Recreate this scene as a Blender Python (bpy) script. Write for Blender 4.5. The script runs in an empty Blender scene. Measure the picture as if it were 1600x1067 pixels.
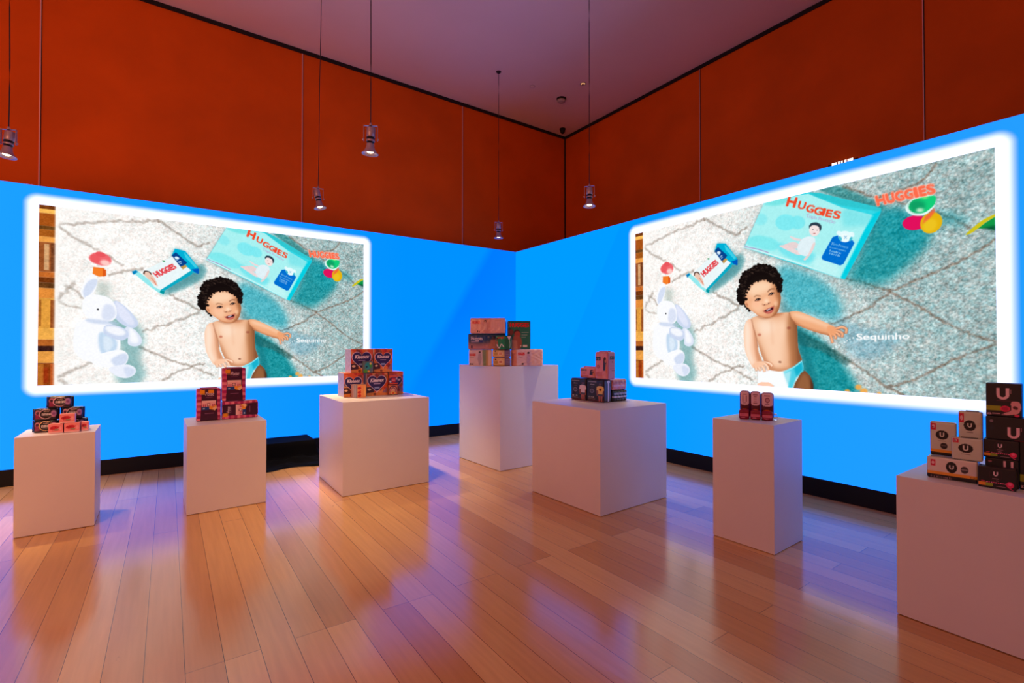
import bpy, bmesh, math, random
import numpy as np
from mathutils import Vector, Matrix

# ------------------------------------------------------------------ camera
FPX, EYE, PITCH = 759.0, 1.5, math.atan(8.5 / 759.0)
scene = bpy.context.scene
COL = scene.collection
cam_d = bpy.data.cameras.new('camera')
cam = bpy.data.objects.new('camera', cam_d)
COL.objects.link(cam)
cam.location = (0, 0, EYE)
cam.rotation_euler = (math.pi / 2 + PITCH, 0, 0)
cam_d.sensor_width = 36.0
cam_d.lens = FPX / 1600.0 * 36.0
cam_d.clip_start = 0.05
scene.camera = cam

# ------------------------------------------------------------------ world, exposure
world = bpy.data.worlds.new('world')
scene.world = world
world.use_nodes = True
WB = world.node_tree.nodes['Background']
WB.inputs[0].default_value = (0.62, 0.26, 0.22, 1)
WB.inputs[1].default_value = 0.5
scene.view_settings.view_transform = 'Standard'
scene.view_settings.look = 'None'
scene.view_settings.gamma = 1.0
scene.view_settings.use_curve_mapping = False
scene.view_settings.exposure = 0.0
scene.cycles.max_bounces = 8
scene.cycles.diffuse_bounces = 4
scene.cycles.sample_clamp_indirect = 4.0

# room axes: U runs along the left screen (to the right and away), V runs along the floor boards
ANG = math.radians(35.3)
U = Vector((math.cos(ANG), math.sin(ANG), 0))
V = Vector((-math.sin(ANG), math.cos(ANG), 0))
CORNER = Vector((0.07, 9.11, 0))
CEIL = 5.93
SCREEN_EM = 1.0
BLUE_GAIN = 1.8        # the blue diodes run past what the photograph can record


def spot(name, loc, target, power, col, size=80, blend=0.6, radius=0.06):
    l = bpy.data.lights.new(name, 'SPOT')
    l.energy = power
    l.color = col
    l.spot_size = math.radians(size)
    l.spot_blend = blend
    l.shadow_soft_size = radius
    o = bpy.data.objects.new(name, l)
    COL.objects.link(o)
    o.location = loc
    o.rotation_euler = (Vector(target) - Vector(loc)).to_track_quat('-Z', 'Y').to_euler()
    return o


def area(name, loc, target, power, col, sx, sy):
    l = bpy.data.lights.new(name, 'AREA')
    l.shape = 'RECTANGLE'
    l.size = sx
    l.size_y = sy
    l.energy = power
    l.color = col
    o = bpy.data.objects.new(name, l)
    COL.objects.link(o)
    o.location = loc
    o.rotation_euler = (Vector(target) - Vector(loc)).to_track_quat('-Z', 'Y').to_euler()
    return o


WARM = (1.0, 0.70, 0.39)
# added fill lamps out of view: spots above the frame and a warm area light
spot('fill_spot', (-3.3, 2.1, 3.6), (-3.1, 3.1, 0.0), 108, WARM, 90)
spot('fill_spot', (-0.9, 1.7, 3.6), (-1.0, 2.2, 0.0), 14, WARM, 80)
spot('fill_spot', (1.8, 1.6, 3.6), (1.9, 2.4, 0.0), 14, WARM, 90)
area('fill_area', (-3.6, -1.8, 3.2), (-5.4, 6.0, 4.6), 160, (1.0, 0.36, 0.16), 3.0, 1.2)  # unseen, added behind the camera to warm the fronts, left wall and ceiling


# ------------------------------------------------------------------ measured pixels to points in the room
def ray(x, y):
    a = (x - 800.0) / FPX
    b = (533.5 - y) / FPX
    return Vector((a, math.cos(PITCH) - b * math.sin(PITCH), math.sin(PITCH) + b * math.cos(PITCH)))


def on_level(x, y, z=0.0):
    r = ray(x, y)
    t = (z - EYE) / r.z
    return Vector((r.x * t, r.y * t, z))


def on_plane(x, y, p, ang):
    """point seen at pixel x, y on the vertical plane through p running in direction ang"""
    r = ray(x, y)
    n = Vector((-math.sin(ang), math.cos(ang), 0))
    t = (p.x * n.x + p.y * n.y) / (r.x * n.x + r.y * n.y)
    return Vector((r.x * t, r.y * t, EYE + r.z * t))


def hit(x, y, which):
    """screen plane coordinates (along, height)"""
    if which == 'left':
        n, ax = V, U
    else:
        n, ax = U, -V
    r = ray(x, y)
    t = CORNER.dot(n) / r.dot(n)
    p = Vector((r.x * t, r.y * t, 0))
    return (p - CORNER).dot(ax), EYE + r.z * t


# ------------------------------------------------------------------ materials
def lin(c):
    c = np.asarray(c, dtype=np.float64) / 255.0
    return np.where(c <= 0.04045, c / 12.92, ((c + 0.055) / 1.055) ** 2.4)


def L4(c):
    r = lin(c)
    return (float(r[0]), float(r[1]), float(r[2]), 1.0)


def mat(name, col=(200, 200, 200), rough=0.5, metal=0.0, coat=0.0, spec=0.5):
    m = bpy.data.materials.new(name)
    m.use_nodes = True
    b = m.node_tree.nodes['Principled BSDF']
    b.inputs['Base Color'].default_value = L4(col)
    b.inputs['Roughness'].default_value = rough
    b.inputs['Metallic'].default_value = metal
    b.inputs['Coat Weight'].default_value = coat
    b.inputs['Specular IOR Level'].default_value = spec
    return m


def nn(m, t, **kw):
    n = m.node_tree.nodes.new(t)
    for k, v in kw.items():
        setattr(n, k, v)
    return n


def lk(m, a, b):
    m.node_tree.links.new(a, b)


def noisy(m, scale, amount, bump=0.0, stretch=(1, 1, 1), detail=4):
    """soft variation of the base colour and a little relief"""
    b = m.node_tree.nodes['Principled BSDF']
    base = tuple(b.inputs['Base Color'].default_value)
    tc = nn(m, 'ShaderNodeTexCoord')
    mp = nn(m, 'ShaderNodeMapping')
    mp.inputs['Scale'].default_value = stretch
    lk(m, tc.outputs['Object'], mp.inputs[0])
    nz = nn(m, 'ShaderNodeTexNoise')
    nz.inputs['Scale'].default_value = scale
    nz.inputs['Detail'].default_value = detail
    lk(m, mp.outputs[0], nz.inputs['Vector'])
    mr = nn(m, 'ShaderNodeMapRange')
    mr.inputs[1].default_value = 0.3
    mr.inputs[2].default_value = 0.7
    mr.inputs[3].default_value = 1 - amount
    mr.inputs[4].default_value = 1 + amount
    lk(m, nz.outputs[0], mr.inputs[0])
    mx = nn(m, 'ShaderNodeVectorMath', operation='SCALE')
    mx.inputs[0].default_value = base[:3]
    lk(m, mr.outputs[0], mx.inputs['Scale'])
    lk(m, mx.outputs[0], b.inputs['Base Color'])
    if bump:
        bp = nn(m, 'ShaderNodeBump')
        bp.inputs['Strength'].default_value = bump
        bp.inputs['Distance'].default_value = 0.01
        lk(m, nz.outputs[0], bp.inputs['Height'])
        lk(m, bp.outputs[0], b.inputs['Normal'])
    return m


M = {}
M['orange'] = noisy(mat('orange_wall_paint', (206, 84, 2), 0.75, spec=0.2), 1.3, 0.10, 0.0)
M['ceiling'] = noisy(mat('ceiling_plaster', (228, 200, 188), 0.42, spec=0.5), 0.8, 0.03)
M['plinth'] = noisy(mat('white_painted_board', (226, 218, 214), 0.42, spec=0.35), 3.0, 0.015)
M['black'] = mat('black_fascia', (6, 6, 8), 0.55, spec=0.3)
M['cloth'] = mat('black_cloth', (7, 7, 8), 0.95, spec=0.1)
M['gap'] = mat('dark_shadow_gap', (18, 8, 7), 0.9)
M['seam'] = mat('aluminium_seam_trim', (226, 160, 156), 0.5, 0.0)
M['lampbody'] = mat('grey_cast_metal', (168, 150, 166), 0.4, 0.45)
M['lampdark'] = mat('dark_lamp_ring', (20, 16, 26), 0.5, 0.3)
M['cable'] = mat('black_cable', (22, 10, 10), 0.6)
M['reflector'] = mat('lamp_reflector', (190, 175, 165), 0.2, 0.9)
M['fixture'] = mat('white_ceiling_fixture', (170, 150, 140), 0.5)
M['clear'] = mat('clear_wrap', (235, 240, 245), 0.08)
_b = M['clear'].node_tree.nodes['Principled BSDF']
_b.inputs['Transmission Weight'].default_value = 0.9
_b.inputs['IOR'].default_value = 1.2


def emis(name, col, s):
    m = bpy.data.materials.new(name)
    m.use_nodes = True
    nt = m.node_tree
    nt.nodes.remove(nt.nodes['Principled BSDF'])
    e = nn(m, 'ShaderNodeEmission')
    e.inputs[0].default_value = L4(col)
    e.inputs[1].default_value = s
    lk(m, e.outputs[0], nt.nodes['Material Output'].inputs[0])
    return m


M['bulb'] = emis('lit_lamp', (255, 226, 180), 9.0)
M['downlight'] = emis('dim_lamp', (255, 190, 120), 1.6)
M['redsign'] = emis('red_sign_light', (255, 20, 5), 3.0)
M['signwhite'] = emis('sign_lettering_light', (255, 225, 215), 1.6)


def make_floor_mat():
    m = mat('varnished_oak_boards', (190, 130, 85), 0.2)
    b = m.node_tree.nodes['Principled BSDF']
    tc = nn(m, 'ShaderNodeTexCoord')
    mp = nn(m, 'ShaderNodeMapping')
    mp.inputs['Rotation'].default_value = (0, 0, -(ANG + math.pi / 2))
    lk(m, tc.outputs['Object'], mp.inputs[0])          # x runs along the boards, y across
    mp2 = nn(m, 'ShaderNodeMapping')
    mp2.inputs['Location'].default_value = (0.7, 0.0737, 0)
    lk(m, mp.outputs[0], mp2.inputs[0])
    br = nn(m, 'ShaderNodeTexBrick')
    br.offset = 0.37
    br.offset_frequency = 3
    br.inputs['Scale'].default_value = 1.0
    br.inputs['Mortar Size'].default_value = 0.0014
    br.inputs['Mortar Smooth'].default_value = 0.2
    br.inputs['Bias'].default_value = 0.0
    br.inputs['Brick Width'].default_value = 3.4
    br.inputs['Row Height'].default_value = 0.156
    br.inputs['Color1'].default_value = (0, 0, 0, 1)
    br.inputs['Color2'].default_value = (1, 1, 1, 1)
    br.inputs['Mortar'].default_value = (0.5, 0.5, 0.5, 1)
    lk(m, mp2.outputs[0], br.inputs['Vector'])
    ramp = nn(m, 'ShaderNodeValToRGB')
    cr = ramp.color_ramp
    cr.elements[0].position = 0.0
    cr.elements[0].color = L4((200, 144, 84))
    cr.elements[1].position = 1.0
    cr.elements[1].color = L4((228, 180, 116))
    e = cr.elements.new(0.35)
    e.color = L4((210, 156, 94))
    e = cr.elements.new(0.7)
    e.color = L4((218, 168, 104))
    lk(m, br.outputs['Color'], ramp.inputs[0])
    # grain drawn out along the boards
    mg = nn(m, 'ShaderNodeMapping')
    mg.inputs['Scale'].default_value = (1.2, 22, 1)
    lk(m, mp.outputs[0], mg.inputs[0])
    gr = nn(m, 'ShaderNodeTexNoise')
    gr.inputs['Scale'].default_value = 1.6
    gr.inputs['Detail'].default_value = 6
    lk(m, mg.outputs[0], gr.inputs['Vector'])
    mr = nn(m, 'ShaderNodeMapRange')
    mr.inputs[1].default_value = 0.3
    mr.inputs[2].default_value = 0.7
    mr.inputs[3].default_value = 0.93
    mr.inputs[4].default_value = 1.05
    lk(m, gr.outputs[0], mr.inputs[0])
    sc = nn(m, 'ShaderNodeVectorMath', operation='SCALE')
    lk(m, ramp.outputs[0], sc.inputs[0])
    lk(m, mr.outputs[0], sc.inputs['Scale'])
    # dark scuffs and knots
    sp = nn(m, 'ShaderNodeTexVoronoi')
    sp.inputs['Scale'].default_value = 3.1
    mps = nn(m, 'ShaderNodeMapping')
    mps.inputs['Scale'].default_value = (0.6, 1.5, 1)
    lk(m, mp.outputs[0], mps.inputs[0])
    wob = nn(m, 'ShaderNodeTexNoise')
    wob.inputs['Scale'].default_value = 25
    lk(m, mps.outputs[0], wob.inputs['Vector'])
    wm = nn(m, 'ShaderNodeVectorMath', operation='MULTIPLY_ADD')
    lk(m, wob.outputs['Color'], wm.inputs[0])
    wm.inputs[1].default_value = (0.10, 0.10, 0)
    lk(m, mps.outputs[0], wm.inputs[2])
    lk(m, wm.outputs[0], sp.inputs['Vector'])
    kn = nn(m, 'ShaderNodeMapRange')
    kn.inputs[1].default_value = 0.012
    kn.inputs[2].default_value = 0.035
    kn.inputs[3].default_value = 0.45
    kn.inputs[4].default_value = 1.0
    lk(m, sp.outputs['Distance'], kn.inputs[0])
    sc2 = nn(m, 'ShaderNodeVectorMath', operation='SCALE')
    lk(m, sc.outputs[0], sc2.inputs[0])
    lk(m, kn.outputs[0], sc2.inputs['Scale'])
    # joints between boards
    mixm = nn(m, 'ShaderNodeMix', data_type='RGBA')
    lk(m, br.outputs['Fac'], mixm.inputs['Factor'])
    lk(m, sc2.outputs[0], mixm.inputs['A'])
    mixm.inputs['B'].default_value = L4((84, 40, 22))
    lk(m, mixm.outputs['Result'], b.inputs['Base Color'])
    # varnish wear: gloss differs a little from board to board
    rn = nn(m, 'ShaderNodeTexNoise')
    rn.inputs['Scale'].default_value = 1.1
    rn.inputs['Detail'].default_value = 3
    lk(m, mp.outputs[0], rn.inputs['Vector'])
    rr = nn(m, 'ShaderNodeMapRange')
    rr.inputs[1].default_value = 0.3
    rr.inputs[2].default_value = 0.7
    rr.inputs[3].default_value = 0.11
    rr.inputs[4].default_value = 0.21
    lk(m, rn.outputs[0], rr.inputs[0])
    lk(m, rr.outputs[0], b.inputs['Roughness'])
    b.inputs['IOR'].default_value = 1.6
    b.inputs['Specular IOR Level'].default_value = 0.6
    bp = nn(m, 'ShaderNodeBump')
    bp.inputs['Strength'].default_value = 0.12
    bp.inputs['Distance'].default_value = 0.004
    bn = nn(m, 'ShaderNodeTexNoise')
    bn.inputs['Scale'].default_value = 5.0
    mb = nn(m, 'ShaderNodeMapping')
    mb.inputs['Scale'].default_value = (0.7, 3.0, 1)
    lk(m, mp.outputs[0], mb.inputs[0])
    lk(m, mb.outputs[0], bn.inputs['Vector'])
    lk(m, bn.outputs[0], bp.inputs['Height'])
    lk(m, bp.outputs[0], b.inputs['Normal'])
    return m


M['floor'] = make_floor_mat()


def make_print_mat(name, rough, coat=0.0):
    m = mat(name, (255, 255, 255), rough, coat=coat)
    a = nn(m, 'ShaderNodeAttribute', attribute_name='Col')
    lk(m, a.outputs['Color'], m.node_tree.nodes['Principled BSDF'].inputs['Base Color'])
    return m


M['film'] = make_print_mat('printed_plastic_film', 0.3)
M['card'] = make_print_mat('printed_card', 0.5)


def make_picture_mat():
    m = bpy.data.materials.new('led_picture')
    m.use_nodes = True
    nt = m.node_tree
    nt.nodes.remove(nt.nodes['Principled BSDF'])
    a = nn(m, 'ShaderNodeAttribute', attribute_name='Col')
    e = nn(m, 'ShaderNodeEmission')
    e.inputs[1].default_value = SCREEN_EM * 1.02
    lk(m, a.outputs['Color'], e.inputs[0])
    lk(m, e.outputs[0], nt.nodes['Material Output'].inputs[0])
    m.cycles.emission_sampling = 'NONE'
    return m


M['picture'] = make_picture_mat()


def make_display_mat(name, px0, px1, pz0, pz1, deep):
    """blue field with slanted bands and a soft white border round the picture"""
    m = bpy.data.materials.new(name)
    m.use_nodes = True
    nt = m.node_tree
    nt.nodes.remove(nt.nodes['Principled BSDF'])
    tc = nn(m, 'ShaderNodeTexCoord')
    sx = nn(m, 'ShaderNodeSeparateXYZ')
    lk(m, tc.outputs['Object'], sx.inputs[0])

    def math_(op, a, b=None, c=None, clamp=False):
        n = nn(m, 'ShaderNodeMath', operation=op)
        n.use_clamp = clamp
        for i, v in enumerate((a, b, c)):
            if v is None:
                continue
            if isinstance(v, (int, float)):
                n.inputs[i].default_value = v
            else:
                lk(m, v, n.inputs[i])
        return n.outputs[0]

    def mixc(f, a, b):
        n = nn(m, 'ShaderNodeMix', data_type='RGBA')
        lk(m, f, n.inputs['Factor'])
        for s, v in (('A', a), ('B', b)):
            if isinstance(v, tuple):
                n.inputs[s].default_value = v
            else:
                lk(m, v, n.inputs[s])
        return n.outputs['Result']

    X, Z = sx.outputs[0], sx.outputs[2]
    dx = math_('MAXIMUM', math_('SUBTRACT', math_('ABSOLUTE', math_('SUBTRACT', X, (px0 + px1) / 2)), (px1 - px0) / 2), 0.0)
    dz = math_('MAXIMUM', math_('SUBTRACT', math_('ABSOLUTE', math_('SUBTRACT', Z, (pz0 + pz1) / 2)), (pz1 - pz0) / 2), 0.0)
    d = math_('SQRT', math_('ADD', math_('MULTIPLY', dx, dx), math_('MULTIPLY', dz, dz)))
    mr = nn(m, 'ShaderNodeMapRange', interpolation_type='SMOOTHSTEP')
    mr.inputs[1].default_value = 0.05
    mr.inputs[2].default_value = 0.14
    mr.inputs[3].default_value = 1.0
    mr.inputs[4].default_value = 0.0
    lk(m, d, mr.inputs[0])
    # slanted bands: k = x - 0.62 z
    k = math_('SUBTRACT', X, math_('MULTIPLY', Z, 0.62))
    base = (0.0, 0.31, 1.0, 1)
    if deep:
        g = nn(m, 'ShaderNodeMapRange')
        g.inputs[1].default_value = -7.0
        g.inputs[2].default_value = -2.2
        lk(m, X, g.inputs[0])
        c = mixc(g.outputs[0], (0.012, 0.36, 1.0, 1), (0.0, 0.285, 0.95, 1))
        s1 = nn(m, 'ShaderNodeMapRange')
        s1.inputs[1].default_value = -3.86
        s1.inputs[2].default_value = -3.80
        lk(m, k, s1.inputs[0])
        s1b = nn(m, 'ShaderNodeMapRange')
        s1b.inputs[1].default_value = -1.6
        s1b.inputs[2].default_value = -2.7
        lk(m, k, s1b.inputs[0])
        s2 = nn(m, 'ShaderNodeMapRange')
        s2.inputs[1].default_value = -2.7
        s2.inputs[2].default_value = -2.5
        lk(m, k, s2.inputs[0])
        s3 = nn(m, 'ShaderNodeMapRange')
        s3.inputs[1].default_value = 0.7
        s3.inputs[2].default_value = -2.6
        lk(m, k, s3.inputs[0])
        f2 = math_('MULTIPLY', s2.outputs[0], math_('POWER', s3.outputs[0], 1.3))
        hz = nn(m, 'ShaderNodeMapRange')
        hz.inputs[1].default_value = 0.6
        hz.inputs[2].default_value = 2.2
        hz.inputs[3].default_value = 0.35
        lk(m, Z, hz.inputs[0])
        c = mixc(math_('MULTIPLY', f2, hz.outputs[0]), c, (0.0, 0.20, 0.86, 1))
    else:
        g = nn(m, 'ShaderNodeMapRange')
        g.inputs[1].default_value = 3.0
        g.inputs[2].default_value = 7.0
        lk(m, X, g.inputs[0])
        c = mixc(g.outputs[0], (0.0, 0.335, 1.0, 1), (0.02, 0.345, 0.98, 1))
        s1 = nn(m, 'ShaderNodeMapRange')
        s1.inputs[1].default_value = 0.55
        s1.inputs[2].default_value = 0.6
        lk(m, k, s1.inputs[0])
        s2 = nn(m, 'ShaderNodeMapRange')
        s2.inputs[1].default_value = 2.4
        s2.inputs[2].default_value = 0.6
        lk(m, k, s2.inputs[0])
        c = mixc(math_('MULTIPLY', math_('MULTIPLY', s1.outputs[0], s2.outputs[0]), 0.35), c, (0.0, 0.27, 1.0, 1))
    boost = nn(m, 'ShaderNodeVectorMath', operation='MULTIPLY')
    lk(m, c, boost.inputs[0])
    boost.inputs[1].default_value = (1.0, 1.0, BLUE_GAIN)
    c = mixc(mr.outputs[0], boost.outputs[0], (1.25, 1.3, 1.9, 1))
    e = nn(m, 'ShaderNodeEmission')
    e.inputs[1].default_value = SCREEN_EM
    lk(m, c, e.inputs[0])
    lk(m, e.outputs[0], nt.nodes['Material Output'].inputs[0])
    return m


# ------------------------------------------------------------------ mesh helpers
def link(name, me, m=None, parent=None, smooth=False):
    if m is not None:
        me.materials.append(m)
    if smooth:
        me.polygons.foreach_set('use_smooth', np.ones(len(me.polygons), dtype=bool))
    o = bpy.data.objects.new(name, me)
    COL.objects.link(o)
    if parent is not None:
        o.parent = parent
    return o


def bm_obj(name, bm, m, parent=None, smooth=False):
    bmesh.ops.recalc_face_normals(bm, faces=bm.faces)
    me = bpy.data.meshes.new(name)
    bm.to_mesh(me)
    bm.free()
    return link(name, me, m, parent, smooth)


def add_box(bm, lo, hi, bev=0.0):
    r = bmesh.ops.create_cube(bm, size=1.0)
    vs = r['verts']
    for v in vs:
        v.co = Vector([(lo[i] + hi[i]) / 2 + v.co[i] * (hi[i] - lo[i]) for i in range(3)])
    if bev:
        es = list({e for v in vs for e in v.link_edges})
        bmesh.ops.bevel(bm, geom=es, offset=bev, segments=2, affect='EDGES', profile=0.6)


def box_obj(name, lo, hi, m, parent=None, bev=0.0):
    bm = bmesh.new()
    add_box(bm, lo, hi, bev)
    return bm_obj(name, bm, m, parent)


def lathe(prof, n=32, bm=None, mtx=None):
    """surface of revolution about z from (r, z) pairs"""
    bm = bm or bmesh.new()
    rings = []
    for r, z in prof:
        if r < 1e-6:
            rings.append([bm.verts.new((0, 0, z))])
        else:
            rings.append([bm.verts.new((r * math.cos(2 * math.pi * i / n), r * math.sin(2 * math.pi * i / n), z)) for i in range(n)])
    for a, b in zip(rings, rings[1:]):
        for i in range(n):
            j = (i + 1) % n
            if len(a) == 1 and len(b) == 1:
                continue
            if len(a) == 1:
                bm.faces.new((a[0], b[j], b[i]))
            elif len(b) == 1:
                bm.faces.new((a[i], a[j], b[0]))
            else:
                bm.faces.new((a[i], a[j], b[j], b[i]))
    if mtx is not None:
        bmesh.ops.transform(bm, matrix=mtx, verts=[v for ring in rings for v in ring])
    return bm


def tube(bm, pts, r, n=8):
    pts = [Vector(p) for p in pts]
    prev = None
    for i, p in enumerate(pts):
        d = (pts[min(i + 1, len(pts) - 1)] - pts[max(i - 1, 0)]).normalized()
        q = d.to_track_quat('Z', 'X')
        ring = [bm.verts.new(p + q @ Vector((r * math.cos(2 * math.pi * k / n), r * math.sin(2 * math.pi * k / n), 0))) for k in range(n)]
        if prev:
            for k in range(n):
                bm.faces.new((prev[k], prev[(k + 1) % n], ring[(k + 1) % n], ring[k]))
        else:
            bm.faces.new(ring[::-1])
        prev = ring
    bm.faces.new(prev)
    return bm


def thing(name, label, cat, loc=(0, 0, 0), rotz=0.0, group=None):
    o = bpy.data.objects.new(name, None)
    COL.objects.link(o)
    o.empty_display_size = 0.1
    o.location = loc
    o.rotation_euler = (0, 0, rotz)
    return tag(o, label, cat, group)


def tag(o, label, cat, group=None):
    o['label'] = label
    o['category'] = cat
    if group:
        o['group'] = group
    return o


def structure(o, label=None):
    o['kind'] = 'structure'
    if label:
        o['label'] = label
    return o


# ------------------------------------------------------------------ painting printed graphics and the displayed picture
def blur1(a, r):
    """three box blurs along both axes"""
    r = int(round(r))
    if r < 1:
        return a
    for _ in range(2):
        for ax in (0, 1):
            pad = [(0, 0)] * a.ndim
            pad[ax] = (r + 1, r)
            c = np.cumsum(np.pad(a, pad, mode='edge'), axis=ax)
            n = a.shape[ax]
            sl_hi = [slice(None)] * a.ndim
            sl_lo = [slice(None)] * a.ndim
            sl_hi[ax] = slice(2 * r + 1, 2 * r + 1 + n)
            sl_lo[ax] = slice(0, n)
            a = (c[tuple(sl_hi)] - c[tuple(sl_lo)]) / (2 * r + 1)
    return a


def spline(pts, k=6, closed=True):
    P = np.asarray(pts, dtype=float)
    n = len(P)
    out = []
    rng = range(n) if closed else range(n - 1)
    for i in rng:
        if closed:
            p0, p1, p2, p3 = P[i - 1], P[i], P[(i + 1) % n], P[(i + 2) % n]
        else:
            p0, p1, p2, p3 = P[max(i - 1, 0)], P[i], P[i + 1], P[min(i + 2, n - 1)]
        for j in range(k):
            t = j / k
            out.append(0.5 * ((2 * p1) + (-p0 + p2) * t + (2 * p0 - 5 * p1 + 4 * p2 - p3) * t * t + (-p0 + 3 * p1 - 3 * p2 + p3) * t ** 3))
    if not closed:
        out.append(P[-1])
    return np.array(out)


_TEXT = {}


def text_tris(s):
    """triangles of a line of lettering, cap height about 0.7, and its width"""
    if s not in _TEXT:
        cu = bpy.data.curves.new('lettering', 'FONT')
        cu.body = s
        cu.resolution_u = 3
        o = bpy.data.objects.new('lettering', cu)
        me = o.to_mesh()
        me.calc_loop_triangles()
        co = np.array([v.co[:2] for v in me.vertices]).reshape(-1, 2)
        tr = np.array([t.vertices[:] for t in me.loop_triangles]).reshape(-1, 3)
        _TEXT[s] = (co[tr] if len(tr) else np.zeros((0, 3, 2)), (co[:, 0].min(), co[:, 0].max()) if len(co) else (0, 1))
        o.to_mesh_clear()
        bpy.data.objects.remove(o)
        bpy.data.curves.remove(cu)
    return _TEXT[s]


class Canvas:
    """W x H canvas in author units; tf maps author points to canvas points (y down)"""

    def __init__(s, w, h, res, bg=(255, 255, 255), tf=None):
        s.w, s.h, s.k = w, h, res
        s.nx, s.ny = max(4, int(round(w * res))), max(4, int(round(h * res)))
        s.img = np.ones((s.ny, s.nx, 3)) * np.asarray(bg, dtype=float)
        s.tf = tf
        s.rng = np.random.default_rng(5)

    def to(s, pts):
        P = np.asarray(pts, dtype=float).reshape(-1, 2)
        if s.tf:
            P = s.tf(P)
        return P * s.k

    def raw_mask(s, P, m=None):
        if m is None:
            m = np.zeros((s.ny, s.nx))
        x0, x1 = int(max(0, math.floor(P[:, 0].min()) - 1)), int(min(s.nx, math.ceil(P[:, 0].max()) + 1))
        y0, y1 = int(max(0, math.floor(P[:, 1].min()) - 1)), int(min(s.ny, math.ceil(P[:, 1].max()) + 1))
        if x1 <= x0 or y1 <= y0:
            return m
        acc = np.zeros((y1 - y0, x1 - x0))
        for ox, oy in ((0.2, 0.3), (0.7, 0.1), (0.4, 0.8), (0.9, 0.6)):
            X = np.arange(x0, x1)[None, :] + ox
            Y = np.arange(y0, y1)[:, None] + oy
            ins = np.zeros(acc.shape, dtype=bool)
            Q = np.roll(P, -1, axis=0)
            for (ax, ay), (bx, by) in zip(P, Q):
                if ay == by:
                    continue
                c = (ay <= Y) != (by <= Y)
                ins ^= c & (X < (bx - ax) * (Y - ay) / (by - ay) + ax)
            acc += ins * 0.25
        m[y0:y1, x0:x1] = np.maximum(m[y0:y1, x0:x1], acc)
        return m

    def blend(s, m, col, alpha=1.0, blur=0.0, clip=None):
        ys, xs = np.nonzero(m > 0)
        if len(ys) == 0:
            return
        r = int(round(blur * s.k))
        p = 4 * r + 2
        y0, y1 = max(0, ys.min() - p), min(s.ny, ys.max() + p)
        x0, x1 = max(0, xs.min() - p), min(s.nx, xs.max() + p)
        w = m[y0:y1, x0:x1]
        if r:
            w = blur1(w, r)
        if clip is not None:
            w = w * clip[y0:y1, x0:x1]
        w = (w * alpha)[..., None]
        s.img[y0:y1, x0:x1] = s.img[y0:y1, x0:x1] * (1 - w) + np.asarray(col, dtype=float) * w

    def poly(s, pts, col, alpha=1.0, blur=0.0, smooth=False, clip=None):
        if smooth:
            pts = spline(pts)
        m = s.raw_mask(s.to(pts))
        s.blend(m, col, alpha, blur, clip)
        return m

    def rect(s, x0, y0, x1, y1, col, alpha=1.0, blur=0.0, clip=None):
        return s.poly([(x0, y0), (x1, y0), (x1, y1), (x0, y1)], col, alpha, blur, clip=clip)

    def oval(s, cx, cy, rx, ry, col, alpha=1.0, blur=0.0, rot=0.0, n=28, a0=0, a1=360, clip=None):
        c, si = math.cos(math.radians(rot)), math.sin(math.radians(rot))
        pts = []
        for i in range(n + (a1 - a0 < 360)):
            t = math.radians(a0 + (a1 - a0) * i / n)
            x, y = rx * math.cos(t), ry * math.sin(t)
            pts.append((cx + x * c - y * si, cy + x * si + y * c))
        return s.poly(pts, col, alpha, blur, clip=clip)

    def line(s, pts, wd, col, alpha=1.0, blur=0.0, smooth=True, jit=0.0, clip=None):
        P = spline(pts, 8, False) if smooth and len(pts) > 2 else np.asarray(pts, dtype=float)
        m = np.zeros((s.ny, s.nx))
        for a, b in zip(P[:-1], P[1:]):
            d = b - a
            L = np.hypot(*d)
            if L < 1e-9:
                continue
            nrm = np.array([-d[1], d[0]]) / L * wd / 2
            e = d / L * wd * 0.25
            if jit:
                nrm = nrm * (1 + s.rng.uniform(-jit, jit))
            m = s.raw_mask(s.to([a - e + nrm, b + e + nrm, b + e - nrm, a - e - nrm]), m)
        s.blend(m, col, alpha, blur, clip)

    def text(s, t, x, y, size, col, rot=0.0, bold=0.0, sx=1.0, shear=0.0, alpha=1.0, fit=None, blur=0.0):
        """left end of the base line at x, y; fit gives the width to fill"""
        tri, (lo, hi) = text_tris(t)
        if fit:
            sx = fit / max(1e-6, (hi - lo) * size)
        c, si = math.cos(math.radians(rot)), math.sin(math.radians(rot))
        m = np.zeros((s.ny, s.nx))
        offs = [(0, 0)] if not bold else [(bold * math.cos(a), bold * math.sin(a)) for a in np.arange(0, 6.28, 0.785)] + [(0, 0)]
        for T in tri:
            for ox, oy in offs:
                X = ((T[:, 0] - lo) * sx + T[:, 1] * shear + ox) * size
                Y = -(T[:, 1] + oy) * size
                m = s.raw_mask(s.to(np.stack([x + X * c - Y * si, y + X * si + Y * c], 1)), m)
        s.blend(m, col, alpha, blur)

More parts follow.
